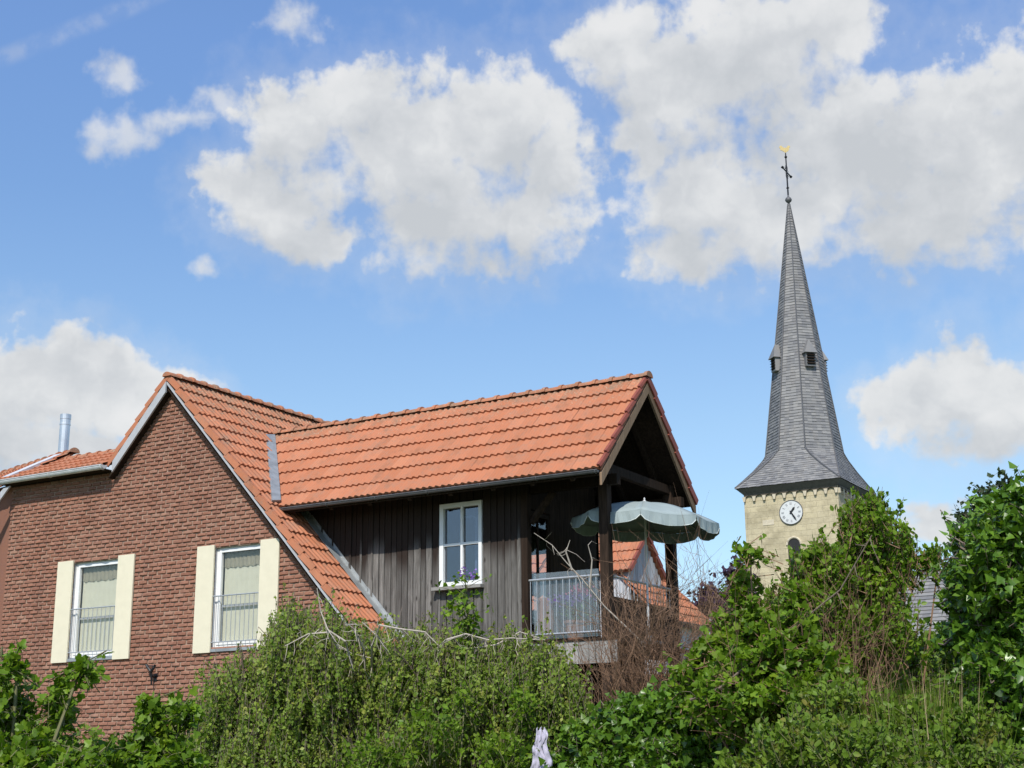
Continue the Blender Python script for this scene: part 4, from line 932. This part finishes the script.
# undergrowth, bottom right
plant('herbs', 'mixed nettles and weeds in the bottom right foreground', 'weeds', gnd(900, 11),
      [(800,745,11.5,50,36,.6),(860,750,11,60,36,.6),(930,755,11,60,34,.6),(1000,765,10.8,50,30,.5),(760,770,11.8,50,24,.5),(830,705,12.3,40,28,.4),(960,722,12,50,22,.4),(900,715,12.3,40,22,.4)],
      'ovate', 0.055, 'lf_mid', 34, 'up', 0.26, 10, 'stem', stemr=0.012, tw_r=0.003)
b = thing('tall_grass', 'patch of tall grass with dry straw stalks beside the ivy tree', 'grass', gnd(925, 12.5)); b['kind'] = 'stuff'
n = 2600; gx = rng.normal(925, 34, n); Dg = rng.normal(12.6, .35, n)
P = np.array([at(x, 768, d) for x, d in zip(gx, Dg)]); P[:, 2] = 0.0
A = np.array([0, 0, 1.0]) + rng.normal(size=(n, 3)) * (0.13, .13, 0)
leaf_mesh('blades', P, A, rng.uniform(1.6, 2.45, n), 'blade', 'lf_mid', b, rng.normal(size=(n, 3)))
n = 120; gx = rng.normal(930, 26, n); Dg = rng.normal(12.5, .3, n); P = np.array([at(x, 768, d) for x, d in zip(gx, Dg)]); P[:, 2] = 0.0
A = np.array([0, 0, 1.0]) + rng.normal(size=(n, 3)) * (0.12, .12, 0)
leaf_mesh('stalks', P, A, rng.uniform(1.9, 2.5, n), 'blade', 'straw', b, rng.normal(size=(n, 3)) + FH * -1)

# balcony flowers, pot, cloth
fb = thing('flower_pot', 'pot of purple and pink flowers behind the balcony glass', 'flowers', (-12.05, 22.40, 3.64))
b = MB(); b.lathe((-12.05, 22.40, 3.64), [(0.13, 0), (0.18, 0.34), (0.20, 0.35), (0.20, 0.40), (0.16, 0.40)], 16); b.build('pot', 'terracotta', fb)
P = np.array([-12.05, 22.40, 4.22]) + rng.normal(size=(260, 3)) * (0.16, .1, .11); leaf_mesh('foliage', P, rng.normal(size=(260,3)) + (0,0,.4), rng.uniform(.04,.07,260), 'ovate', 'lf_mid', fb)
P = np.array([-12.05, 22.27, 4.42]) + rng.normal(size=(260, 3)) * (0.19, .06, .05); leaf_mesh('blossom', P, rng.normal(size=(260,3)), rng.uniform(.045,.075,260), 'small', 'fl_purple', fb)
P = np.array([-11.85, 22.24, 4.52]) + rng.normal(size=(90, 3)) * (0.09, .04, .035); P[:45] += (-.06, 0, .05); leaf_mesh('blossom', P, rng.normal(size=(90,3)), rng.uniform(.045,.07,90), 'small', 'fl_pink', fb)
b = MB(); b.lathe((-12.62, 22.35, 3.64), [(0.12, 0), (0.15, 0.2), (0.16, 0.5), (0.13, 0.75), (0.15, 0.82), (0.12, 0.82)], 18)
tag(b.build('clay_jar', 'terracotta', base=(-12.62, 22.35, 3.64), smooth=True), 'tall terracotta jar at the left end of the balcony', 'jar')
b = MB(); NN = 14; c_ = at(541, 752, 15.75)
vs = [c_ + RH*((i/NN-.5)*(.10+.16*j/NN) + .012*sin(j*.8)) + ZV*((.5-j/NN)*.50 + .02*sin(i*1.1)) + RH*.02*mnoise.noise((i*.5, j*.35, 0)) + FH*(.07*mnoise.noise((i*.6, j*.5, 3.0))) for j in range(NN+1) for i in range(NN+1)]
b.add(vs, [(j*(NN+1)+i, j*(NN+1)+i+1, (j+1)*(NN+1)+i+1, (j+1)*(NN+1)+i) for j in range(NN) for i in range(NN)])
tag(b.build('cloth', 'cloth', smooth=True), 'pale lavender cloth hanging among the bottom foliage', 'cloth')
bpy.data.objects['cloth'].modifiers.new('t', 'SOLIDIFY').thickness = 0.004

# ------------------------------------------------------------------ neighbouring houses
nb = thing('neighbour_house', 'white boarded house with orange roofs seen between the balcony posts', 'house', (-17.5, 37, 0))
gx_, gy_, gz_ = -16.7, 35.13, 7.72; s2 = 1.05; ez = 6.55; hw = (gz_-ez)/s2
tiled('roof', (-24, gy_-hw, ez), (1,0,0), gx_+24.06, (0,1,s2), hw*sqrt(1+s2*s2), 'tile_old', nb, row=0.41)
tiled('roof', (gx_+.06, gy_+hw, ez), (-1,0,0), gx_+24.06, (0,-1,s2), hw*sqrt(1+s2*s2), 'tile', nb, row=0.41)
ridge_caps('ridge', (-24, gy_, gz_+.01), (gx_+.06, gy_, gz_+.01), 'tile_old', nb)
verge_tiles((gx_+.03, gy_+hw, ez), (gx_+.03, gy_, gz_), (1,0,0), 'tile_dark', nb, h=.14, w=.07)
verge_tiles((gx_+.03, gy_-hw, ez), (gx_+.03, gy_, gz_), (1,0,0), 'tile_dark', nb, h=.10, w=.07)
b = MB(); y = gy_-hw+.1
while y < gy_+hw-.1:
    y1 = min(y+.14, gy_+hw-.1); zt = min(gz_-s2*abs(y-gy_), gz_-s2*abs(y1-gy_))-.1
    b.prism([(gx_-.06,y+.005,0),(gx_-.06,y1-.005,0),(gx_-.06,y1-.005,zt),(gx_-.06,y+.005,zt)], (.03,0,0)); y = y1
b.build('gable_boards', 'planks_white', nb)
b = MB(); b.box((-24, gy_-hw+.15, 0), (gx_-.07, gy_+hw-.15, ez)); b.build('wall', 'render', nb)
b = MB(); b.box((gx_-.028, gy_+.05, 6.0), (gx_+.03, gy_+.2, 6.25)); b.build('lamp', 'iron', nb)
# main roof running away from the viewer
C0 = np.array([-15.73, 31.5, 5.22]); Wc = (7.4-5.22)*sqrt(2)
tiled('roof', C0 + (0, 2.6, 0), (0,1,0), 3.45, (-1,0,1), Wc, 'tile', nb, row=0.41)
b = MB(); b.box((-22, 34.3, 0), (-15.95, 37.4, 5.15)); b.build('wall', 'render', nb)
gutter((-15.68, 34.1, 5.2), (-15.68, 37.5, 5.2), 0.06, 'lead', 'gutter', nb)
b = MB(); b.prism([(-15.75,37.55,5.15),(-18.0,37.55,7.38),(-20.2,37.55,5.15)], (0,.05,0)); b.build('gable', 'render', nb)
tiled('side_roof', (-16.6, 33.2, 3.0), (1,0,0), 2.6, (0,.9,.55), 1.3, 'tile', nb, row=.41, label='low orange lean-to roof')
sh_ = thing('shed', 'small outbuilding with an orange roof seen through the loggia window', 'shed', (-19.5, 32.0, 0))
sx0, sx1, sy = -22.5, -17.9, 31.0
tiled('roof', (sx0, sy, 6.0), (1,0,0), sx1-sx0, (0,1,.9), 1.2, 'tile', sh_, row=.41)
b = MB(); b.box((sx0+.1, sy+.2, 0), (sx1-.1, sy+2, 5.95)); b.build('wall', 'render', sh_)
b = MB(); b.box((sx0+.1, sy+.15, 5.1), (sx1-.1, sy+.198, 5.3)); b.build('band', 'wood_barge', sh_)

# ------------------------------------------------------------------ church
ch = thing('church', 'sandstone church tower with a clock and a tall slate spire', 'church', (-25.9, 75.3, 0))
X0, X1, Y0, Y1 = -28.82, -22.95, 72.17, 78.42; cx_, cy_ = (X0+X1)/2, (Y0+Y1)/2; ins = .42
tw = MB(); ax0, ax1, ay0, ay1 = X0+ins-.1, X1-ins+.12, Y0+ins, Y1-ins
tw.box((ax0, ay0, 0), (ax1, ay1, 15.7)); tower = tw.build('tower', 'stone', ch)
# corbel table: cornice shade built as small dark arches between pale corbels
fr = MB(); cb = MB(); nA = 9
def frieze(p, q, outn):
    p, q, outn = map(lambda v: np.array(v, float), (p, q, outn)); L = np.linalg.norm(q-p); d = (q-p)/L; w = L/nA
    for i in range(nA):
        c = p + d*(i+.5)*w; K = 9; rr = w*.36
        pts = [(-w/2, .24), (-w/2, 0)] + [(rr*cos(pi-pi*k/K), rr*.75*sin(pi-pi*k/K)) for k in range(K+1)] + [(w/2, 0), (w/2, .24)]
        fr.prism([c + d*a + ZV*z_ for (a, z_) in pts], outn*.10, .5)
    for i in range(nA+1):
        c = p + d*i*w; cb = MB(); cb.prism([c + d*.10 + ZV*.09, c - d*.10 + ZV*.09, c - d*.05 - ZV*.17, c + d*.05 - ZV*.17], outn*.14, .6); cb.build('corbel', 'stone_light', ch)
frieze((ax0+.05, ay0, 15.45), (ax1-.05, ay0, 15.45), (0,-1,0)); frieze((ax1, ay0+.05, 15.45), (ax1, ay1-.05, 15.45), (1,0,0))
fr.build('arch_shade', 'frieze', ch)
b = MB()
def ring_sq(zz, e): return [(X0+e, Y0+e, zz), (X1-e, Y0+e, zz), (X1-e, Y1-e, zz), (X0+e, Y1-e, zz)]
A_, B_ = ring_sq(15.66, .34), ring_sq(15.98, .02)
b.add(A_ + B_, [(0,1,5,4),(1,2,6,5),(2,3,7,6),(3,0,4,7),(3,2,1,0)]); b.build('cornice', 'lead', ch)
# spire: concave broach from square to octagon in slate courses
def ring8(zz):
    """8 ring points at height zz"""
    hb = np.array([(X1-X0)/2+.02, (Y1-Y0)/2+.02]); zo, zt = 18.1, 33.0
    Ro = 1.96
    def octo(R_): 
        k = math.tan(rad(22.5)) * .92
        return [( R_*k,-R_),( R_,-R_*k),( R_, R_*k),( R_*k, R_),(-R_*k, R_),(-R_, R_*k),(-R_,-R_*k),(-R_*k,-R_)]
    if zz >= zo:
        t = (zz-zo)/(zt-zo); R_ = Ro*(1-t) + .05*t
        if zz > 31: R_ = max(.05, R_*1.0)
        return [np.array((cx_+a, cy_+b2, zz)) for a, b2 in octo(R_)]
    t = (zz-16.0)/(zo-16.0); te = 1-(1-t)**1.22
    sq = [(hb[0],-hb[1]),(hb[0],-hb[1]),(hb[0],hb[1]),(hb[0],hb[1]),(-hb[0],hb[1]),(-hb[0],hb[1]),(-hb[0],-hb[1]),(-hb[0],-hb[1])]
    return [np.array((cx_+a*(1-te)+c*te, cy_+b2*(1-te)+d*te, zz)) for (a, b2), (c, d) in zip(sq, octo(Ro))]
b = MB(); z = 16.0; zs = []
while z < 33.0: zs.append(z); z += .17 if z >= 18.05 else .13
zs.append(33.0)
for z0, z1 in zip(zs[:-1], zs[1:]):
    r0, r1 = ring8(z0), ring8(z1); cc0 = np.array((cx_, cy_, 0))
    for k in range(8):
        p0_, p1_, q0_, q1_ = r0[k], r0[(k+1)%8], r1[k], r1[(k+1)%8]
        nseg = max(1, int(np.linalg.norm(p1_-p0_)/.24)); mid = (p0_+p1_)/2 - np.array((cx_, cy_, z0)); mid /= np.linalg.norm(mid)+1e-9
        for i in range(nseg):
            f0, f1 = i/nseg, (i+1)/nseg; o1 = mid*(.024+random.uniform(-.006,.012)); dzz = ZV*random.uniform(-.012,.012)
            a, c, d, e = p0_+(p1_-p0_)*f0, p0_+(p1_-p0_)*f1, q0_+(q1_-q0_)*f1, q0_+(q1_-q0_)*f0
            b.add([a, c, a+o1+dzz, c+o1+dzz, d, e], [(0,1,3,2),(2,3,4,5)])
b.build('spire', 'slate', ch)
b = MB()
for k in range(8):
    pts = [ring8(zz)[k] for zz in (16.05, 16.5, 17.1, 17.7, 18.1, 22, 27, 33)]
    out = [np.array((q[0]-cx_, q[1]-cy_, 0)) for q in pts]; pts = [q + o2/(np.linalg.norm(o2)+1e-6)*.02 for q, o2 in zip(pts, out)]
    b.tube(pts, [.05]*5+[.045,.04,.02], 5)
b.build('hip_flashing', 'lead', ch)
# dormers on the diagonal faces
for k, nm in ((0, 0), (2, 1), (6, 2), (4, 3)):
    zc = 23.35; rr = ring8(zc); f = (rr[k]+rr[(k+1)%8])/2; n_ = f - np.array((cx_, cy_, zc)); n_ /= np.linalg.norm(n_); s_ = np.cross(ZV, n_)
    d = MB(); w = .29
    d.prism([f - n_*.5 + s_*w - ZV*.55, f - n_*.5 - s_*w - ZV*.55, f - n_*.5 - s_*w + ZV*.35, f - n_*.5 + s_*w + ZV*.35], n_*.80)
    dd = d.build('dormer', 'slate', ch)
    r_ = MB(); w2 = .39; fr_ = f + n_*.42; bk_ = f - n_*.75
    zA, zB = ZV*.22, ZV*1.05
    r_.add([fr_ + s_*w2 + zA, fr_ - s_*w2 + zA, fr_ - n_*.28 + zB, bk_ + s_*w2 + zA, bk_ - s_*w2 + zA, bk_ + zB], [(0,2,1),(0,3,5,2),(1,2,5,4),(0,1,4,3),(3,4,5)]); r_.build('dormer_roof', 'slate', dd)
    l_ = MB(); l_.prism([f + n_*.301 + s_*.20 - ZV*.45, f + n_*.301 - s_*.20 - ZV*.45, f + n_*.301 - s_*.20 + ZV*.2, f + n_*.301 + s_*.20 + ZV*.2], n_*.01)
    l_.build('opening', 'dark', dd)
    l_ = MB()
    for i in range(4): q = f + n_*.34 + ZV*(-.38+i*.16); l_.beam(q + s_*.25, q - s_*.25, .10, .03, ZV + n_*.6)
    l_.build('louvre', 'wood_dark', dd)
# ball, cross, weathercock
b = MB(); b.lathe((cx_, cy_, 33.0), [(.04,0),(.08,.08),(.16,.15),(.20,.25),(.16,.36),(.06,.44),(.05,.55)], 16); b.build('ball', 'lead', ch, smooth=True)
b = MB(); b.tube([(cx_, cy_, 33.5), (cx_, cy_, 36.2)], [.05, .035], 8)
b.lathe((cx_, cy_, 33.95), [(.04,0),(.10,.05),(.04,.1)], 8)
xc = RH*cos(rad(62)) + FH*sin(rad(62)); cz = np.array((cx_, cy_, 35.0))
b.tube([cz - xc*.78, cz + xc*.78], .04, 8)
for s in (-1, 1): b.lathe(tuple(cz + xc*.80*s - ZV*.09), [(.02,0),(.10,.09),(.02,.18)], 8)
b.lathe((cx_, cy_, 35.85), [(.03,0),(.09,.1),(.03,.2)], 8)
for a in range(4):
    s1, s2_ = ((1,1),(-1,1),(1,-1),(-1,-1))[a]
    b.tube([cz + xc*s1*.10 + ZV*s2_*.42, cz + xc*s1*.22 + ZV*s2_*.30, cz + xc*s1*.16 + ZV*s2_*.12, cz + xc*s1*.34 + ZV*s2_*.16], .016, 4)
b.build('cross', 'iron', ch)
b = MB(); o3 = np.array((cx_, cy_, 36.28)); wd = RH
prof = [(-.55,.30),(-.46,.48),(-.32,.46),(-.20,.32),(-.02,.26),(.14,.32),(.22,.44),(.30,.50),(.40,.44),(.46,.34),(.36,.30),(.34,.10),(.22,-.04),(.05,-.12),(-.12,-.10),(-.28,.02),(-.48,.08),(-.44,.20)]
b.prism([o3 + wd*a*.66 + ZV*(z_*.7+.06) - FH*.015 for a, z_ in prof], FH*.03); b.tube([o3 - ZV*.1, o3 + ZV*.1], .03, 6); b.build('weathercock', 'gold', ch)
# clock
cp = np.array((-25.86, ay0 - .02, 14.48)); Rc = .63
b = MB(); K = 40
b.add([cp + (Rc*cos(2*pi*k/K), -.03, Rc*sin(2*pi*k/K)) for k in range(K)] + [cp + (Rc*cos(2*pi*k/K), .03, Rc*sin(2*pi*k/K)) for k in range(K)], [tuple(range(K))] + [(k, K+k, K+(k+1)%K, (k+1)%K) for k in range(K)])
clk = b.build('clock', 'clock', ch)
b = MB(); b.tube([cp + ((Rc+.015)*cos(2*pi*k/K), -.035, (Rc+.015)*sin(2*pi*k/K)) for k in range(K+1)], .022, 5, False); b.build('clock_rim', 'lead', clk)
b = MB()
ROM = ['XII','I','II','III','IIII','V','VI','VII','VIII','IX','X','XI']
def stroke(c, ang, x0, y0, x1, y1, w):
    rx_, rz_ = np.array((cos(ang),0,-sin(ang))), np.array((sin(ang),0,cos(ang)))
    p = c + rx_*x0 + rz_*y0; q = c + rx_*x1 + rz_*y1; b.beam(p, q, .006, w, np.cross(q-p, (0,1,0)))
for h in range(12):
    b = MB(); a = h*pi/6; c = cp + (.47*sin(a), -.036, .47*cos(a)); s = ROM[h]; adv = {'I':.034,'V':.062,'X':.062}; tot_ = sum(adv[q] for q in s); x = -tot_/2; hh = .065
    for q in s:
        w_ = adv[q]; m_ = x + w_/2
        if q == 'I': stroke(c, a, m_, -hh, m_, hh, .018)
        if q == 'V': stroke(c, a, m_-.02, hh, m_, -hh, .018); stroke(c, a, m_+.02, hh, m_, -hh, .012)
        if q == 'X': stroke(c, a, m_-.022, hh, m_+.022, -hh, .018); stroke(c, a, m_+.022, hh, m_-.022, -hh, .012)
        x += w_
    b.build('numeral', 'grey_paint', clk)
for (hd_, L_, w_) in ((38, .36, .10), (148, .53, .075)):
    b = MB(); a = rad(hd_); d = np.array((sin(a), 0, cos(a))); s = np.array((cos(a), 0, -sin(a))); c = cp + (0, -.05 - (.01 if L_ > .4 else 0), 0)
    b.prism([c - d*.10 - s*w_*.35, c - d*.10 + s*w_*.35, c + d*L_*.7 + s*w_*.6, c + d*L_, c + d*L_*.7 - s*w_*.6], (0, -.008, 0)); b.build('clock_hand', 'iron', clk)
# sound opening below the clock
b = MB(); oc = np.array((-25.82, ay0 - .004, 12.75)); b.prism([oc + (x_, 0, z_) for x_, z_ in [(-.34,-1.2),(.34,-1.2),(.34,0)] + [(.34*cos(pi*k/8), .34*sin(pi*k/8)) for k in range(1,8)] + [(-.34,0)]], (0,-.006,0)); op = b.build('sound_opening', 'dark', ch)
b = MB(); b.tube([oc + (.39*cos(pi*k/10), -.01, .39*sin(pi*k/10)) for k in range(11)], .06, 6); b.build('arch', 'stone_light', op)
b = MB(); b.box((-27.5, ay0-.02, 13.92), (-26.85, ay0-.004, 14.2)); b.build('tablet', 'stone_light', ch)
# nave and choir
nv = MB(); rows = 24; ny0, nyr, nz0, nz1 = 70.3, 75.3, 6.3, 11.15
for j in range(rows):
    for i in range(46):
        x0 = -23.4 + i*.4; x1 = x0+.4; f0, f1 = j/rows, (j+1)/rows; lift = .03
        y0, y1 = ny0+(nyr-ny0)*f0, ny0+(nyr-ny0)*f1; z0, z1 = nz0+(nz1-nz0)*f0, nz0+(nz1-nz0)*f1
        nv.add([(x0,y0-lift,z0+lift),(x1,y0-lift,z0+lift),(x1,y1,z1),(x0,y1,z1),(x0,y0,z0),(x1,y0,z0)], [(0,1,2,3),(4,5,1,0)])
nv.prism([(-23.4,nyr,nz1-.02),(-5,nyr,nz1-.02),(-5,nyr+5,nz0),(-23.4,nyr+5,nz0)], (0,0,-.1))
nv.build('nave_roof', 'slate', ch)
b = MB(); b.box((-23.4, ny0+.4, 0), (-5.3, nyr+4.6, nz0)); b.prism([(-5.3, ny0+.4, nz0), (-5.3, nyr+4.6, nz0), (-5.3, nyr, nz1-.3)], (-.4,0,0)); b.build('nave_wall', 'stone', ch)
b = MB(); b.tube([(-23.4, nyr, nz1+.02), (-5, nyr, nz1+.02)], .09, 6); b.build('nave_ridge', 'lead', ch)

# ------------------------------------------------------------------ clean helper properties
for o in bpy.data.objects:
    if '_o' in o: del o['_o']
